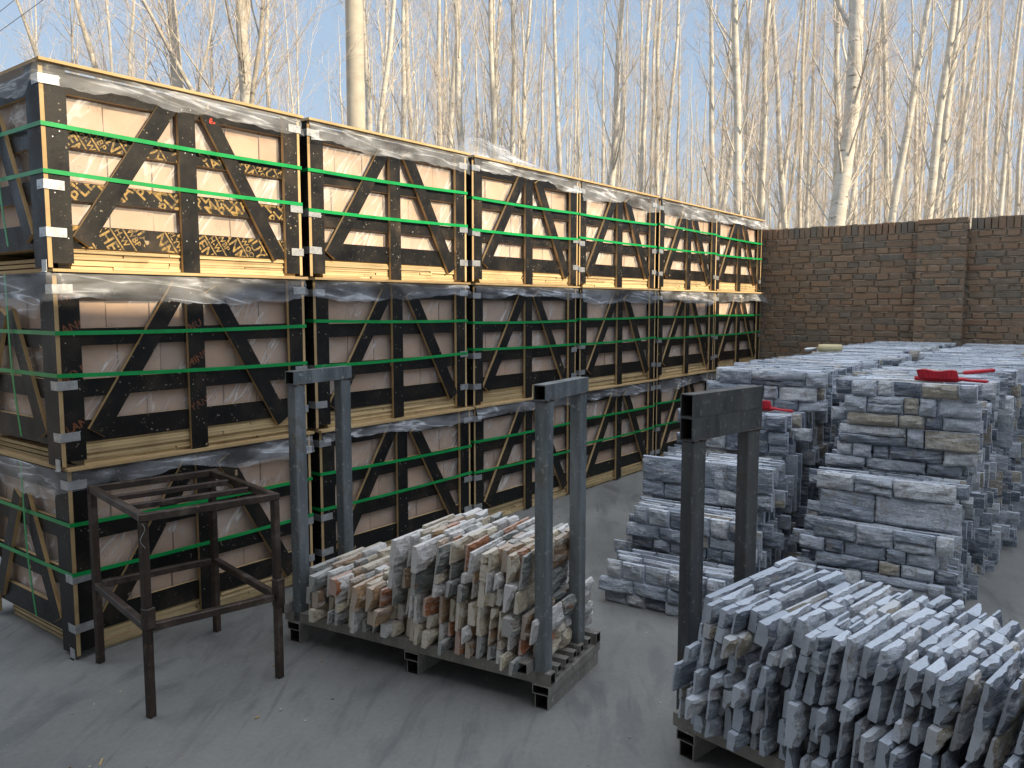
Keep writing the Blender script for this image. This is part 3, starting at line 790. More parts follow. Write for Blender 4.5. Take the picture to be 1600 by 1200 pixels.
        if (ly, cx) == (1, 0):
            for body, x, z, a, s_ in (('ANG YE', 0.03, 0.60, 0.35, 0.052), ('YING', 0.02, 0.74, 0.3, 0.05), ('MO BAN', 0.02, 0.38, 0.5, 0.05), ('LANG', 0.03, 0.16, 0.4, 0.05)):
                me = text_mesh([(body, 0, 0, 1)], s_, a, x, z, 0.02, 0.104, 0.04, 0.86, -0.0018, M_ORANGE); inst('printed_lettering', me, root)
            for body, x, z, a, s_ in (('MU', 0.63, 0.60, 0.4, 0.05), ('MING', 0.62, 0.42, 0.5, 0.05), ('YANG', 0.625, 0.2, 0.4, 0.05)):
                me = text_mesh([(body, 0, 0, 1)], s_, a, x, z, 0.622, 0.708, 0.04, 0.86, -0.0018, M_ORANGE); inst('printed_lettering', me, root)

# ------------------------------------------------------------------ stone panels
def stone(mb, x0, x1, z0, z1, th, seed, cell, jl, jr, jb, jt, tint):
    """one split-faced stone; back on y=0, rough face towards -y. j*: 1 where that edge is an inner, ragged joint"""
    nx = max(2, int(round((x1 - x0) / cell))); nz = max(2, int(round((z1 - z0) / cell)))
    rr = random.Random(seed); sd = seed * 1.37
    cx, cz = (x0 + x1) / 2, (z0 + z1) / 2
    tx, tz = rr.uniform(-.10, .10), rr.uniform(-.14, .14)
    e0 = [rr.uniform(.004, .014) for _ in range(4)]
    planes = [(rr.uniform(-.5, .5), rr.uniform(-.55, .55), rr.uniform(.000, .010)) for _ in range(4)]
    V = []
    for j in range(nz + 1):
        for i in range(nx + 1):
            u, v = i / nx, j / nz
            x = x0 + (x1 - x0) * u; z = z0 + (z1 - z0) * v
            ed = min(u * (x1 - x0) / e0[0] / 1.6, (1 - u) * (x1 - x0) / e0[1] / 1.6, v * (z1 - z0) / e0[2] / 1.6, (1 - v) * (z1 - z0) / e0[3] / 1.6, 1.0)
            p3 = Vector((x * 9, z * 16, sd)); n1 = noise.noise(p3); n2 = noise.noise(p3 * 3.1); n3 = noise.noise(Vector((x * 40, z * 70, sd)))
            fac = min(0.006, min(a_ * (x - cx) * .6 + b_ * (z - cz) + c_ for a_, b_, c_ in planes))
            y = -max(0.017, th + tx * (x - cx) * 0.4 + tz * (z - cz) * .7 + max(fac, -0.011) + 0.009 * n1 + 0.007 * n2 + 0.0035 * n3)
            y += (1 - ed) ** 1.5 * 0.010
            jx = 0.005 * n3 + 0.005 * n1; jz = 0.006 * n2 + 0.002 * n3
            if i == 0: x += abs(jx) * jl + 0.0015 * jl
            if i == nx: x -= abs(jx) * jr + 0.0015 * jr
            if j == 0: z += abs(jz) * jb + 0.001 * jb
            if j == nz: z -= abs(jz) * jt + 0.001 * jt
            V.append((x, y, z))
    W = nx + 1
    F = [(j * W + i, j * W + i + 1, (j + 1) * W + i + 1, (j + 1) * W + i) for j in range(nz) for i in range(nx)]
    loop = [i for i in range(nx + 1)] + [j * W + nx for j in range(1, nz + 1)] + [nz * W + i for i in range(nx - 1, -1, -1)] + [j * W for j in range(nz - 1, 0, -1)]
    b0 = len(V); n = len(loop)
    V += [(V[k][0], 0.0, V[k][2]) for k in loop]
    F += [(loop[(k + 1) % n], loop[k], b0 + k, b0 + (k + 1) % n) for k in range(n)]
    F.append(tuple(b0 + k for k in range(n - 1, -1, -1))[::-1])
    mb.add(V, F, [0] * (nx * nz) + [1] * (n + 1), tint)

def panel_mb(seed, Lp=0.66, H=0.24, T=0.036, cell=0.016, style='stack'):
    rr = random.Random(seed); mb = MB()
    k = rr.random()
    if style == 'pallet': splits = [0, rr.uniform(0.36, 0.52) * H, H] if k < .35 else [0, rr.uniform(.22, .32) * H, rr.uniform(.50, .64) * H, H]
    else: splits = [0, rr.uniform(0.38, 0.62) * H, H] if k < .35 else [0, rr.uniform(.24, .36) * H, rr.uniform(.58, .70) * H, H]
    n = len(splits) - 1; sd = seed * 31
    for r in range(n):
        z0, z1 = splits[r], splits[r + 1]; off = rr.uniform(-0.045, 0.045) if style == 'pallet' else rr.choice((-1, 1)) * rr.uniform(0.010, 0.055)
        xa, xb = off, Lp + off * 0.8 + rr.uniform(-.012, .012)
        cuts = [xa]; x = xa
        while True:
            st = rr.choice([0.07, 0.10, 0.13, 0.17, 0.24] if style == 'pallet' else [0.09, 0.12, 0.16, 0.22, 0.30]) * rr.uniform(.8, 1.2)
            if x + st > xb - 0.055: break
            x += st; cuts.append(x)
        cuts.append(xb)
        for i in range(len(cuts) - 1):
            th = T * rr.uniform(0.60, 1.38); sd += 1
            if r == n - 1 and style == 'pallet': z1 = splits[r + 1] - rr.choice([0, 0.002, 0.006, 0.014])
            if z1 - z0 > 0.09 and rr.random() < 0.16:
                zm = z0 + (z1 - z0) * rr.uniform(.35, .65)
                stone(mb, cuts[i], cuts[i + 1] - 0.002, z0, zm, th, sd, cell, i > 0, 1, r > 0, 1, rr.random()); sd += 1
                stone(mb, cuts[i], cuts[i + 1] - 0.002, zm, z1, T * rr.uniform(0.72, 1.2), sd, cell, i > 0, 1, 1, r < n - 1, rr.random())
            else:
                stone(mb, cuts[i], cuts[i + 1] - 0.002, z0, z1, th, sd, cell, i > 0, i < len(cuts) - 2, r > 0, r < n - 1, rr.random())
    return mb
NV = 16
PAL_B = [panel_mb(100 + i, 0.585, 0.234, 0.034, 0.011, 'pallet').mesh('stone_panel', [M_BLUE, M_BLUES]) for i in range(NV)]
PAL_C = []
for me in PAL_B:
    q = me.copy(); q.materials[0] = M_CREAM; q.materials[1] = M_CREAMS; PAL_C.append(q)
STK = [panel_mb(300 + i, 0.66, 0.236, 0.034, 0.014) for i in range(NV)]
STK_ME = [q.mesh('stone_panel', [M_BLUE, M_BLUES]) for q in STK]
LOW = [panel_mb(300 + i, 0.66, 0.236, 0.034, 0.05) for i in range(NV)]
NUM = ['first', 'second', 'third', 'fourth', 'fifth', 'sixth', 'seventh', 'eighth', 'ninth', 'tenth', 'eleventh', 'twelfth', 'thirteenth', 'fourteenth', 'fifteenth',
       'sixteenth', 'seventeenth', 'eighteenth', 'nineteenth', 'twentieth', 'twenty-first', 'twenty-second', 'twenty-third', 'twenty-fourth', 'twenty-fifth',
       'twenty-sixth', 'twenty-seventh', 'twenty-eighth', 'twenty-ninth', 'thirtieth', 'thirty-first', 'thirty-second', 'thirty-third', 'thirty-fourth', 'thirty-fifth', 'thirty-sixth', 'thirty-seventh', 'thirty-eighth', 'thirty-ninth', 'fortieth']
TENS = ['', '', 'twenty', 'thirty', 'forty', 'fifty', 'sixty', 'seventy', 'eighty', 'ninety']
def nth(i):
    if i < len(NUM): return NUM[i]
    n = i + 1
    if n >= 100: return 'hundred-and-' + nth(n - 101) if n > 100 else 'hundredth'
    return TENS[n // 10][:-1] + 'ieth' if n % 10 == 0 else TENS[n // 10] + '-' + NUM[n % 10 - 1]
LEADEDGE = 0

def pallet_panels(origin, rot, meshes, t0, t1, z, pitch, text, group, rnd, lean=0.10, over=0.03, sxl=1.0):
    d1 = Vector((sin(rot), -cos(rot), 0)); d2 = Vector((cos(rot), sin(rot), 0))
    t = t0; i = 0
    while t < t1:
        o = inst('stone_panel', meshes[rnd.randrange(NV)])
        zz = z + rnd.uniform(-.002, .003)
        pos = origin + d1 * t + d2 * (-over + rnd.uniform(-.030, .022))
        ln = lean + rnd.uniform(-.045, .045)
        o.location = (pos.x, pos.y, zz); o.rotation_euler = (ln, rnd.uniform(-.015, .015), rot + rnd.uniform(-.02, .02))
        o.scale = (sxl, 1, 1)
        if rnd.random() < 0.35:                                   # turned end for end
            o.scale = (-sxl, 1, 1); o.location = tuple(Vector(o.location) + d2 * 0.60 * sxl)
        tag(o, text.format(nth(i)), 'stone panel', group)
        t += pitch * rnd.uniform(.88, 1.15); i += 1
    return i

# ------------------------------------------------------------------ steel pallets
def steel_pallet(origin, rot, length, depth, label, mt, mt_post, post, ends, ztop, beam_n, skids):
    """origin: near-left ground corner; length runs along d1, depth along d2"""
    d1 = Vector((sin(rot), -cos(rot), 0))
    root = empty('steel_pallet', origin, rot, label, 'pallet', 'steel stone pallets with upright frames')
    # local axes: x = depth (d2), y = -length (d1 is -y)
    def tube_part(name, L_, W_, H_, M, mts=None, n=1):
        mb = MB(); mb.hollow(L_, W_, H_, M=M); return mb.build(name, mts or [mt, M_HOLE], root)
    for s in skids:
        y = -s
        tube_part('skid', depth, 0.060, 0.062, Matrix.Translation((0, y, 0.031)) )
        tube_part('skid', depth + 0.012, 0.076, 0.038, Matrix.Translation((-0.008, y, 0.082)))
    for x in (0.022, depth - 0.022):
        tube_part('side_beam', length, 0.044, 0.048, Matrix.Translation((x, 0, 0.126)) @ Matrix.Rotation(-pi / 2, 4, 'Z'))
    for k in range(5):
        mb = MB(); x = 0.10 + k * (depth - 0.2) / 4
        tube_part('deck_slat', length - 0.02, 0.036, 0.03, Matrix.Translation((x, -0.01, 0.135)) @ Matrix.Rotation(-pi / 2, 4, 'Z'))
    pw, pd = post                                                # pw along d1, pd along d2
    for ye, span0, span1 in ends:
        for x in (span0, span1 - pd):
            mb = MB(); mb.box(x, x + pd, -ye, -ye + pw, 0.102, ztop - 0.0, jit=0.0)
            o = mb.build('upright', mt_post, root)
            bv = o.modifiers.new('round', 'BEVEL'); bv.width = 0.006; bv.segments = 2
            # short stub tube beside the foot
            if beam_n == 1: tube_part('foot_tube', pd + 0.03, 0.055, 0.045, Matrix.Translation((x - 0.05, -ye + pw + 0.03, 0.175)))
        hb = 0.062 if beam_n == 1 else 0.083
        for k in range(beam_n):
            zc = ztop + hb / 2 + k * (hb + 0.001)
            mb = MB(); mb.hollow(span1 - span0 + 0.012, pw + 0.004, hb, M=Matrix.Translation((span0 - 0.006, -ye + pw / 2, zc)))
            mb.build('top_beam', [mt_post, M_HOLE], root)
        mb = MB(); wr = random.Random(4)                            # weld beads under the beam
        for x in (span0, span1 - pd):
            pts = [Vector((x - 0.002 + (pd + 0.004) * i / 14, -ye - 0.001, ztop + wr.uniform(-.003, .003))) for i in range(15)]
            mb.tube(pts, [0.0045 * wr.uniform(.5, 1.3) for _ in pts], 5)
            pts = [Vector((x - 0.001, -ye + pw * i / 9, ztop + wr.uniform(-.003, .003))) for i in range(10)]
            mb.tube(pts, [0.004 * wr.uniform(.5, 1.3) for _ in pts], 5)
        mb.build('weld_bead', M_RUST, root)
    return root

rotA = radians(8.5)
d1A = Vector((sin(rotA), -cos(rotA), 0)); d2A = Vector((cos(rotA), sin(rotA), 0))
OA = Vector((2.505, 1.744, 0)) - d1A * 1.42                       # far-left corner of the middle pallet
steel_pallet(OA, rotA, 1.42, 0.50, 'steel pallet between two upright frames, loaded with rusty cream stone panels', M_GREY, M_ZINC, (0.050, 0.070),
             [(0.10, 0.0, 0.39), (1.395, 0.0, 0.39)], 1.235, 1, (0.06, 0.75, 1.38))
rotB = radians(-9.8)
d1B = Vector((sin(rotB), -cos(rotB), 0)); d2B = Vector((cos(rotB), sin(rotB), 0))
OB = Vector((2.538, 1.232, 0))
steel_pallet(OB, rotB, 1.45, 0.52, 'front right steel pallet with dark double-beam frame, loaded with blue-grey stone panels', M_GREY, M_DARK, (0.050, 0.085),
             [(0.0, 0.085, 0.535)], 1.12, 2, (0.06, 0.72, 1.39))

pr = random.Random(21)
GA = 'rusty cream stone panels on the middle steel pallet'; GB = 'blue-grey stone panels on the front right steel pallet'
pallet_panels(OA, rotA, PAL_C, 0.15, 1.33, 0.152, 0.0475, 'rusty stone panel, {} from the left in the lower layer on the middle pallet', GA, pr, sxl=.93)
pallet_panels(OA, rotA, PAL_C, 0.66, 1.31, 0.388, 0.0465, 'rusty stone panel, {} from the left in the upper layer on the middle pallet', GA, pr, 0.13, sxl=.93)
pallet_panels(OB, rotB, PAL_B, 0.035, 1.46, 0.152, 0.0455, 'grey stone panel, {} from the left in the lower layer on the front-right pallet', GB, pr, 0.08, 0.055)
pallet_panels(OB, rotB, PAL_B, 0.085, 1.46, 0.388, 0.0455, 'grey stone panel, {} from the left in the upper layer on the front-right pallet', GB, pr, 0.17, 0.03)

# ------------------------------------------------------------------ long stacks of panels on the ground
HS = 0.241
cand = []       # (score, mesh index, location, rotation, scale, text)
sr = random.Random(77)
def stack_rows(name, fronts, xend, yl, ytop):
    for k, xf in enumerate(fronts):
        x = xf; i = 0
        while x < xend:
            far = x > 7.3
            base = yl[k] + (ytop if far else 0.0) * (k >= 3)
            y = base + (0 if i == 0 else sr.gauss(0, .03)) + 0.03 * sin((x - xf) * 2.3)
            lean = 0.05 + sr.uniform(-.05, .05)
            loc = (x, y, k * HS + sr.uniform(0, .003))
            rot = (lean * 0.6, sr.uniform(-.008, .008), -pi / 2 + sr.uniform(-.045, .045) + 0.03)
            vis = 12.0 if i == 0 else (4.0 if k == 4 else (3.0 if i < 4 else 1.0))
            d = math.hypot(x, y)
            vis *= 1.0 / (d * d) * (1.5 if (name == 'right' or k == 4) else 1.0)
            fl = sr.random() < .4
            cand.append((vis, sr.randrange(NV), loc, rot, fl, k, name, i))
            x += 0.047 * sr.uniform(.8, 1.3) + (sr.uniform(.01, .04) if sr.random() < .10 else 0); i += 1
stack_rows('left', [3.74, 3.98, 4.22, 4.64, 4.87], 9.72, [2.22, 2.21, 2.21, 2.19, 2.13], 0.12)
stack_rows('right', [4.26, 4.31, 4.37, 4.60, 4.56], 9.72, [1.32, 1.31, 1.27, 1.29, 1.24], 0.12)
cand.sort(key=lambda c_: -c_[0])
NIND = 185
LN = ['bottom', 'second', 'middle', 'fourth', 'top']
for vis, v, loc, rot, fl, k, name, i in cand[:NIND]:
    o = inst('stone_panel', STK_ME[v], None, loc, rot)
    if fl: o.scale = (-1, 1, 1); o.location = (loc[0], loc[1] - 0.66, loc[2])
    lab = 'grey stone panel, {} from the front, {} layer of the {} ground stack'.format(nth(i), LN[k], name)
    tag(o, lab, 'stone panel', 'blue-grey stone panels stacked on the ground in two long rows')
mass = MB()
for vis, v, loc, rot, fl, k, name, i in cand[NIND:]:
    q = LOW[v]
    M = Matrix.Translation((loc[0], loc[1] - (0.66 if fl else 0), loc[2])) @ Matrix.Rotation(rot[2], 4, 'Z') @ Matrix.Rotation(rot[0], 4, 'X') @ Matrix.Scale(-1 if fl else 1, 4, (1, 0, 0))
    off = sr.random(); b0 = len(mass.v)
    mass.v += [tuple(M @ Vector(p_)) for p_ in q.v]; mass.tint += [(a + off) % 1.0 for a in q.tint]
    mass.f += [tuple(b0 + a for a in (f[::-1] if fl else f)) for f in q.f]; mass.mi += q.mi; mass.smooth += q.smooth
tag(mass.build('packed_stone_panels', [M_BLUE, M_BLUES]), 'blue-grey stone panels packed deep inside the two long ground stacks', 'stone panels', kind='stuff')

# ------------------------------------------------------------------ rusty table frame
tf = empty('steel_table_frame', (0, 0, 0), 0, 'empty rusty brown steel table frame standing in front of the bottom crates', 'table frame')
FT = [Vector((1.520, 2.955, 0)), Vector((2.034, 2.841, 0)), Vector((2.15, 3.50, 0)), Vector((1.630, 3.60, 0))]
tf.location = FT[0]
O = FT[0]; HT = 0.795; s_ = 0.030
def bar(name, a, b_, w_=s_, h_=s_, angle=False, mt=M_RUST):
    d = (b_ - a); Lg = d.length; d.normalize(); u = Vector((0, 0, 1)) if abs(d.z) < .9 else Vector((d1A.x, d1A.y, 0))
    sd = d.cross(u).normalized(); up = sd.cross(d)
    M = Matrix((d, sd, up)).transposed().to_4x4(); M.translation = a - O
    mb = MB()
    mb.box(0, Lg, -w_ / 2, w_ / 2, -h_ / 2, h_ / 2, M=M)
    o = mb.build(name, mt, tf); bv = o.modifiers.new('round', 'BEVEL'); bv.width = 0.003; bv.segments = 1
    return o
zt = Vector((0, 0, HT))
for k, ft in enumerate(FT):
    bar('leg', ft, ft + zt - Vector((0, 0, 0.0175)))
    if k in (0, 1):
        ft2 = ft + Vector((0.003, -0.004, 0)); bar('leg_sleeve', ft2 + Vector((0, 0, 0.36 if k == 0 else 0.32)), ft2 + Vector((0, 0, 0.44)), 0.040, 0.040)
for k in range(4):
    a, b_ = FT[k], FT[(k + 1) % 4]; d = (b_ - a).normalized() * 0.0172
    bar('top_rail', a + zt - (d if k % 2 == 0 else -d), b_ + zt + (d if k % 2 == 0 else -d))
zl = [0.345, 0.345, 0.355, 0.345]
for k in range(4):
    a, b_ = FT[k], FT[(k + 1) % 4]; d = (b_ - a).normalized() * 0.0175; z = Vector((0, 0, 0.36))
    bar('stretcher', a + d + z, b_ - d + z, 0.030, 0.030)
for f_ in (0.33, 0.64):
    a = FT[0].lerp(FT[3], f_); b_ = FT[1].lerp(FT[2], f_); d = (b_ - a).normalized() * 0.0175
    bar('cross_bar', a + d + zt - Vector((0, 0, .004)), b_ - d + zt - Vector((0, 0, .004)), 0.026, 0.024)
mb = MB(); wv = [FT[0] - O + Vector((-.012 + .010 * sin(i * .9), -.018, HT - 0.02 - i * 0.012)) for i in range(9)]
mb.tube(wv, [0.0014] * 9, 5); mb.build('wire_scrap', M_GALV, tf)

# ------------------------------------------------------------------ brushes and roller on the stacks
def brush(loc, rz, label, two_handle=True, tilt=0.0):
    r_ = empty('hand_brush', loc, rz, label, 'brush', 'red hand brushes left on the stone stacks')
    r_.rotation_euler = (0, tilt, rz)
    mb = MB(); n = 16; vs = []
    for i in range(n + 1):
        u = i / n; x = 0.155 * u; w_ = 0.022 * (1 - 0.5 * abs(2 * u - 1) ** 4)
        top = 0.048 + 0.004 * sin(u * 9); vs += [(x + 0.006, -w_, 0.012), (x + 0.006, w_, 0.012), (x - 0.004, w_ * 1.15, top), (x - 0.004, -w_ * 1.15, top)]
    fs = [(4 * i + a, 4 * i + (a + 1) % 4, 4 * i + 4 + (a + 1) % 4, 4 * i + 4 + a) for i in range(n) for a in range(4)] + [(0, 3, 2, 1), (4 * n, 4 * n + 1, 4 * n + 2, 4 * n + 3)]
    mb.add(vs, fs); mb.build('bristles', M_REDB, r_)
    mb = MB(); pts = [Vector((x, 0, z)) for x, z in ((-0.01, .008), (0.05, .007), (0.15, .008), (0.175, .012), (0.205, .008), (0.26, .006), (0.272, .006))]
    mb.tube(pts, [.010, .013, .013, .009, .007, .008, .003], 10, cap=True); mb.build('handle', M_REDP, r_)
    r_.scale = (1.2, 1.2, 1.1); return r_
brush((4.66, 0.90, HS * 5 + 0.004), -1.50, 'red hand brush with thick bristles lying on the right stone stack')
q = on_z(1496, 584, HS * 5)
r_ = empty('brush_handle', (4.90, 0.80, HS * 5 + 0.034), -0.86, 'grey rod with red grip lying beside the brush on the right stack', 'handle')
mb = MB(); mb.tube([Vector((0, 0, -.012)), Vector((0.06, 0, -.003))], [.004, .004], 8, cap=True); mb.build('rod', M_GREY, r_); r_.scale = (1.6, 1.3, 1.3)
mb = MB(); mb.tube([Vector((0.055, 0, -.004)), Vector((0.065, 0, -.003)), Vector((0.125, 0, .003)), Vector((0.165, 0, .006))], [.005, .009, .009, .008], 10, cap=True); mb.build('grip', M_REDP, r_)
q = on_z(1172, 631, HS * 4)
brush((4.755, 1.90, HS * 4 + 0.006), -1.55, 'red hand brush half hidden behind the dark frame on the left stack')
q = on_z(1278, 550, HS * 5)
r_ = empty('paint_roller', (q.x, q.y, HS * 5 + 0.035), atan2(RT.y, RT.x) - 0.1, 'cream fleece paint roller lying on the left stone stack', 'paint roller')
mb = MB(); pts = [Vector((x, 0, 0)) for x in (0, .006, .05, .14, .19, .196)]
mb.tube(pts, [.022, .030, .032, .031, .029, .020], 14, cap=True); mb.build('sleeve', M_FLEECE, r_)
mb = MB(); mb.tube([Vector((-.11, 0.01, -.02)), Vector((-.08, .01, -.016)), Vector((-.01, 0, -.004))], [.016, .018, .010], 10, cap=True); mb.build('handle', M_GALV, r_)

# small litter on the floor
lr = random.Random(9)
for (px, py, ln, an, nm, lab) in ((158, 1192, .045, .9, 'wood_splinter', 'thin brown wood splinter on the concrete at the lower left'),
                          (402, 1122, .02, .2, 'wood_splinter', 'tiny brown chip on the concrete below the table frame')):
    q = on_z(px, py); mb = MB(); mb.box(-ln / 2, ln / 2, -.003, .003, 0.001, .005, jit=.001)
    tag(mb.build(nm, M_EDGE, None, tuple(q), (0, 0, an)), lab, 'splinter')
mb = MB()
for _ in range(180):
    x, y = lr.uniform(0.9, 5.5), lr.uniform(0.0, 3.6); r = lr.uniform(.0012, .0045)
    mb.box(x - r, x + r, y - r, y + r, 0.0, r * 1.2, jit=r * .4, rnd=lr, tint=lr.random())
tag(mb.build('stone_grit', M_CREAM), 'pale stone crumbs scattered over the concrete floor', 'grit', kind='stuff')

# ------------------------------------------------------------------ utility pole and cables
q = at_depth(558.5, 300, 14.0)
pole = empty('utility_pole', (q.x, q.y, 0), 0, 'smooth pale concrete utility pole rising behind the second crate', 'pole')
mb = MB(); mb.tube([Vector((0, 0, z)) for z in (-.02, 3, 6, 9, 12)], [.175, .163, .151, .139, .127], 28, cap=True); mb.build('shaft', M_POLE, pole)
mb = MB(); mb.tube([Vector((0, 0, z)) for z in (4.62, 4.65)], [.1588, .1588], 28); mb.build('joint_ring', M_POLE, pole)
for (a, b_, lab) in (((-60, 92), (150, -60), 'upper thin dark overhead cable crossing the top left corner'), ((-60, 66), (60, -30), 'lower thin dark overhead cable at the top left corner')):
    A, B = at_depth(*a, 13), at_depth(*b_, 16); d = B - A
    mb = MB(); pts = [A - d * 1.5 + d * 4 * i / 20 - Vector((0, 0, 0.3 * (1 - (i / 10 - 1) ** 2) * 0)) for i in range(21)]
    mb.tube(pts, [.006] * 21, 6); tag(mb.build('overhead_cable', M_CABLE), lab, 'cable', 'overhead cables')

# ------------------------------------------------------------------ bare trees
def grow(seed, H, r0, kind='poplar', detail=1.0):
    """returns trunk MB and crown MB, origin at the foot"""
    rr = random.Random(seed); tr = MB(); cw = MB()
    ns = 26; ph = rr.uniform(0, 6); pts = []; rd = []
    for i in range(ns + 1):
        u = i / ns; z = H * u
        pts.append(Vector((0.10 * sin(z * .45 + ph) * u + .03 * sin(z * 1.7 + ph), 0.10 * cos(z * .4 + ph) * u, z)))
        knot = 1 + (0.10 if (i % 3 == 1) else 0) * rr.random()
        rd.append(max(.006, r0 * (1 - u) ** 0.85 * knot + 0.004))
    tr.tube(pts, rd, 12)
    def on(z):
        u = max(0, min(.999, z / H)) * ns; i = int(u); return pts[i].lerp(pts[i + 1], u - i), rd[i] + (rd[i + 1] - rd[i]) * (u - i)
    def limb(p, d, ln, r, lvl, segs):
        q = [p.copy()]; rs = [r]; dd = d.copy()
        for s in range(segs):
            dd = (dd + Vector((rr.uniform(-.13, .13), rr.uniform(-.13, .13), 0.10 + rr.uniform(-.03, .05)))).normalized()
            q.append(q[-1] + dd * (ln / segs)); rs.append(max(.0018, r * (1 - (s + 1) / segs) ** .8))
        cw.tube(q, rs, 5 if lvl == 0 else 3, mi=(1 if lvl == 0 else 0), smooth=True)
        return q
    def sub(q, ln, r, lvl):
        k = {0: int(10 * detail * (0.6 + ln * .25)), 1: int(4 * detail)}.get(lvl, 0)
        for _ in range(k):
            u = rr.uniform(.18, .97) * (len(q) - 1); i = min(int(u), len(q) - 2); p = q[i].lerp(q[i + 1], u - i)
            d = (q[i + 1] - q[i]).normalized(); a = Vector((rr.gauss(0, 1), rr.gauss(0, 1), rr.gauss(0, 1))); a = (a - d * a.dot(d)).normalized()
            nd = (d * cos(.6) + a * sin(.6)).normalized()
            l2 = ln * rr.uniform(.18, .42) * (1 - .4 * u / (len(q) - 1)) + .08; r2 = max(.0022, r * .33)
            qq = limb(p, nd, l2, r2, lvl + 1, 2 if lvl == 0 else 1)
            if lvl == 0 and detail >= .8: sub(qq, l2, r2, 1)
    if kind == 'poplar':
        z = rr.uniform(1.6, 2.6)
        while z < H * .97:
            p, rt = on(z); a = rr.uniform(0, 2 * pi); t_ = rr.uniform(.36, .66)
            ln = min((H - z) * .26 + .4, 2.5) * rr.uniform(.45, 1.15) * (.6 if z < 3.5 else 1)
            r = min(rt * rr.uniform(.12, .34), .024)
            q = limb(p, Vector((cos(a) * sin(t_), sin(a) * sin(t_), cos(t_))), ln, max(r, .006), 0, 5)
            sub(q, ln, r, 0); z += rr.uniform(.18, .55) / detail ** .5
    else:
        for (z, a, t_, ln, r) in [(rr.uniform(3.0, 3.8), rr.uniform(0, 6.3), .55, 6.5, r0 * .32), (rr.uniform(3.6, 4.3), rr.uniform(0, 6.3), .45, 6, r0 * .30)] + \
                [(rr.uniform(2.6, 6.5), rr.uniform(0, 6.3), rr.uniform(.6, 1.05), rr.uniform(2.2, 4.5), r0 * rr.uniform(.06, .12)) for _ in range(5)]:
            p, rt = on(z); q = limb(p, Vector((cos(a) * sin(t_), sin(a) * sin(t_), cos(t_))), ln, r, 0, 8)
            sub(q, ln, r * .6, 0)
            for _ in range(5):
                i = rr.randrange(1, 7); aa = rr.uniform(0, 6.3); dd = (q[i + 1] - q[i]).normalized() + Vector((cos(aa), sin(aa), .2)) * .6
                l3 = rr.uniform(1.0, 2.4); qq = limb(q[i], dd.normalized(), l3, r * .35, 0, 5); sub(qq, l3, r * .3, 0)
        z = 4.5
        while z < H * .97:
            p, rt = on(z); a = rr.uniform(0, 2 * pi); t_ = rr.uniform(.5, .9); ln = min((H - z) * .3 + .4, 2.4)
            q = limb(p, Vector((cos(a) * sin(t_), sin(a) * sin(t_), cos(t_))), ln, .012, 0, 4); sub(q, ln, .012, 0); z += rr.uniform(.2, .5)
    return tr, cw
def tree_mesh(seed, H, r0, kind='poplar', detail=1.0):
    tr, cw = grow(seed, H, r0, kind, detail)
    bk = M_BARK if kind == 'poplar' else M_BARK2
    return tr.mesh('trunk', bk), cw.mesh('crown', [M_TWIG, bk])
POP = [tree_mesh(500 + i, 17, .105) for i in range(6)]
FARP = [tree_mesh(520 + i, 18, .10, 'poplar', .6) for i in range(4)]
BRO = [tree_mesh(540 + i, 11, .15, 'broad', .8) for i in range(3)]

def put_tree(px1, py1, px2, py2, depth, wpx, kind, label, group, az=0.0, variant=0):
    """trunk through two image points at one distance; wpx = trunk width in pixels there"""
    A, B = at_depth(px1, py1, depth), at_depth(px2, py2, depth)
    d = (B - A).normalized(); foot = A + d * (-(A.z) / d.z)
    tm, cm = (POP if kind == 'poplar' else BRO)[variant]
    r0 = .105 if kind == 'poplar' else .15; H = 17 if kind == 'poplar' else 11
    zA = A.z; rw = wpx / FPX * depth / 2
    sc = rw / (r0 * (1 - zA / H) ** .85)
    root = empty('bare_poplar' if kind == 'poplar' else 'bare_tree', foot, 0, label, 'tree', group)
    root.rotation_mode = 'QUATERNION'; root.rotation_quaternion = d.to_track_quat('Z', 'Y') @ Matrix.Rotation(az, 3, 'Z').to_quaternion()
    root.scale = (sc, sc, max(.8, min(1.15, sc)))
    inst('trunk', tm, root); inst('crown', cm, root)
GL = 'bare trees beyond the crates on the left'; GR = 'bare pale poplars beyond the yard'
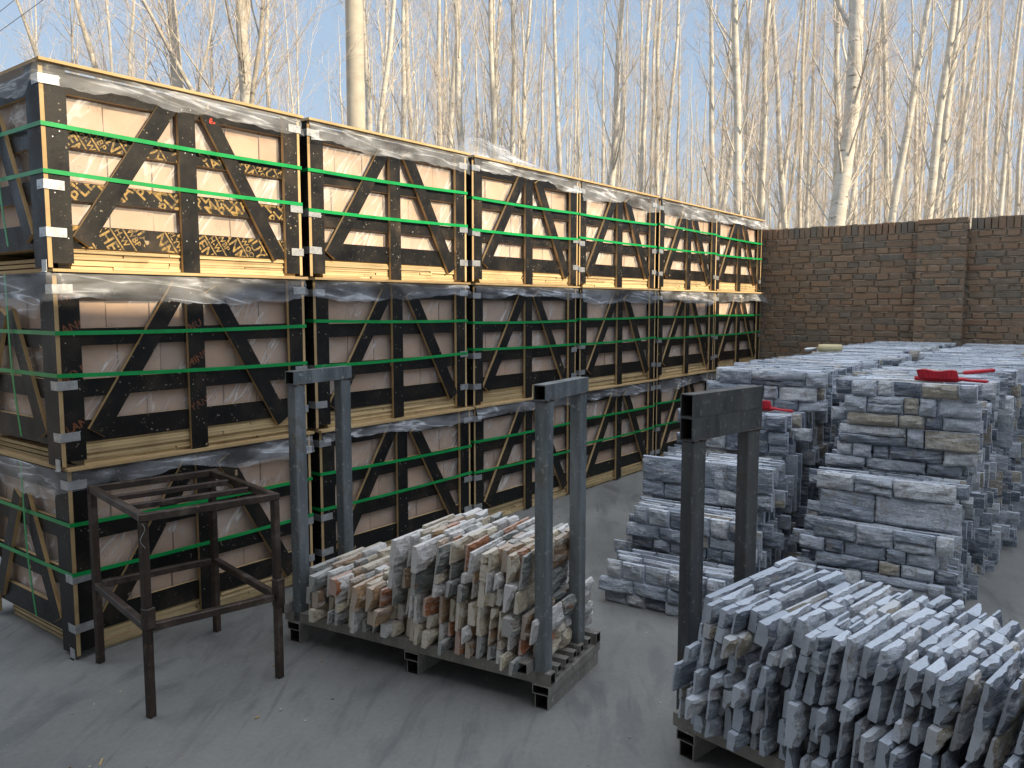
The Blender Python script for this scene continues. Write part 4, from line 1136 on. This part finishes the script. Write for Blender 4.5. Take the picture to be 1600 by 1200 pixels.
PT = [
 (48, 60, 30, 0, 15, 8, 'broad', 'slender bare tree behind the upper left corner of the crates, leftmost in view', GL),
 (148, 100, 118, 0, 15, 11, 'broad', 'thin leaning bare tree above the left end of the nearest top crate', GL),
 (283, 130, 270, 0, 13, 17, 'broad', 'thick rough-barked forked tree above the middle of the nearest top crate', GL),
 (387, 150, 383, 0, 12, 19, 'broad', 'thick pale tree with wide limbs above the right end of the nearest crate', GL),
 (594, 200, 620, 0, 16, 9, 'poplar', 'pale poplar leaning right, first one right of the concrete pole', GR),
 (633, 200, 632, 0, 17, 8, 'poplar', 'straight pale poplar, second one right of the concrete pole', GR),
 (700, 230, 712, 60, 19, 9, 'poplar', 'left one of two close poplars behind the second top crate', GR),
 (722, 235, 716, 0, 17, 11, 'poplar', 'right one of two close poplars behind the second top crate', GR),
 (800, 240, 802, 0, 22, 8, 'poplar', 'thin poplar just above the billowing plastic sheet', GR),
 (818, 240, 826, 0, 23, 7, 'poplar', 'thin poplar just right above the billowing plastic sheet', GR),
 (875, 260, 868, 0, 21, 8, 'poplar', 'slim poplar above the right end of the billowing sheet crate', GR),
 (955, 285, 968, 0, 15, 11, 'poplar', 'sturdy pale poplar with forked top behind the fourth top crate', GR),
 (1000, 300, 1018, 0, 18, 8, 'poplar', 'slim pale poplar behind the right end of the fourth top crate', GR),
 (1035, 310, 1055, 60, 19, 7, 'poplar', 'slim pale poplar behind the left end of the fifth top crate', GR),
 (1113, 320, 1115, 0, 17, 9, 'poplar', 'straight pale poplar behind the gap between fifth and sixth top crates', GR),
 (1156, 330, 1148, 0, 15, 13, 'poplar', 'sturdy pale poplar rising behind the last top crate', GR),
 (1130, 325, 1172, 0, 20, 8, 'poplar', 'slanting poplar behind the last top crate', GR),
 (1308, 352, 1342, 0, 12.5, 23, 'poplar', 'thickest pale poplar with dark scars, rising from behind the brick wall', GR),
 (1328, 350, 1352, 180, 20, 8, 'poplar', 'thin poplar just right of the thickest trunk behind the brick wall', GR),
 (1385, 350, 1379, 0, 16, 9, 'poplar', 'straight poplar crossing a right-leaning one behind the brick wall', GR),
 (1394, 348, 1447, 0, 15, 12, 'poplar', 'right-leaning poplar crossing a straight one behind the brick wall', GR),
 (1446, 345, 1494, 0, 15, 13, 'poplar', 'left one of two right-leaning poplars above the wall pilaster', GR),
 (1458, 345, 1500, 40, 17, 11, 'poplar', 'right one of two right-leaning poplars above the wall pilaster', GR),
 (1485, 343, 1525, 60, 18, 9, 'poplar', 'right-leaning slim poplar just right of the wall pilaster', GR),
 (1533, 343, 1545, 60, 20, 8, 'poplar', 'slim poplar above the wall close to the right edge', GR),
 (1563, 341, 1590, 60, 19, 8, 'poplar', 'rightmost leaning poplar above the brick wall', GR),
]
for i, a in enumerate(PT): put_tree(*a, az=i * 1.7, variant=(i % 6 if a[6] == 'poplar' else i % 3))
tr_ = random.Random(31)
cnt = 0; tries = 0; placed = []; TC = {}
REG = [(470, 'nearest top crate'), (738, 'second top crate'), (905, 'third top crate'), (1030, 'fourth top crate'), (1120, 'fifth top crate'), (1195, 'sixth top crate'),
       (1300, 'left end of the brick wall'), (1440, 'middle of the brick wall'), (1516, 'wall pilaster'), (9999, 'right end of the brick wall')]
while cnt < 225 and tries < 6000:
    tries += 1
    dep = math.sqrt(tr_.uniform(19 ** 2, 58 ** 2)); px = tr_.uniform(-60, 1680)
    if px < 560 and tr_.random() < .80: continue
    if 560 <= px < 900 and tr_.random() < .25: continue
    q = at_depth(px, 477, dep)
    if any((q.x - a) ** 2 + (q.y - b_) ** 2 < 1.2 for a, b_ in placed): continue
    placed.append((q.x, q.y)); cnt += 1
    tm, cm = tr_.choice(POP if dep < 36 else FARP)
    sc = tr_.uniform(.68, 1.0)
    reg = next(n for lim, n in REG if px < lim); TC.setdefault(reg, []); 
    root = empty('bare_poplar', (q.x, q.y, -.01), tr_.uniform(0, 6.3), None, 'tree', 'thin bare poplars of the grove'); TC[reg].append((dep, root))
    root.rotation_euler = (tr_.gauss(0, .035), tr_.gauss(0, .035), tr_.uniform(0, 6.3)); root.scale = (sc, sc, tr_.uniform(.75, 1.1))
    inst('trunk', tm, root); inst('crown', cm, root)
for reg, lst in TC.items():
    for k, (dd, root) in enumerate(sorted(lst, key=lambda q_: q_[0])): root['label'] = 'thin grove poplar above the %s, %s nearest of those' % (reg, nth(k))
# far part of the grove, read as one mass
small = [grow(560 + i, 17, .09, 'poplar', .35) for i in range(3)]
fm = MB()
for _ in range(300):
    dep = math.sqrt(tr_.uniform(58 ** 2, 100 ** 2)); px = tr_.uniform(-100, 1750)
    if px < 520 and tr_.random() < .75: continue
    q = at_depth(px, 477, dep); tr0, cw0 = tr_.choice(small)
    M = Matrix.Translation((q.x, q.y, 0)) @ Matrix.Rotation(tr_.uniform(0, 6.3), 4, 'Z') @ Matrix.Rotation(tr_.gauss(0, .03), 4, 'X') @ Matrix.Diagonal((1, 1, tr_.uniform(.7, 1.05), 1))
    for src, base in ((tr0, 1), (cw0, 0)):
        b0 = len(fm.v); fm.v += [tuple(M @ Vector(p_)) for p_ in src.v]; fm.tint += src.tint
        fm.f += [tuple(b0 + a for a in f) for f in src.f]; fm.mi += [1 if base else m_ for m_ in src.mi]; fm.smooth += src.smooth
tag(fm.build('far_grove', [M_TWIG, M_BARK]), 'distant mass of bare poplars at the back of the grove', 'grove', kind='stuff')
print('verts far', len(fm.v), 'mass', len(mass.v))
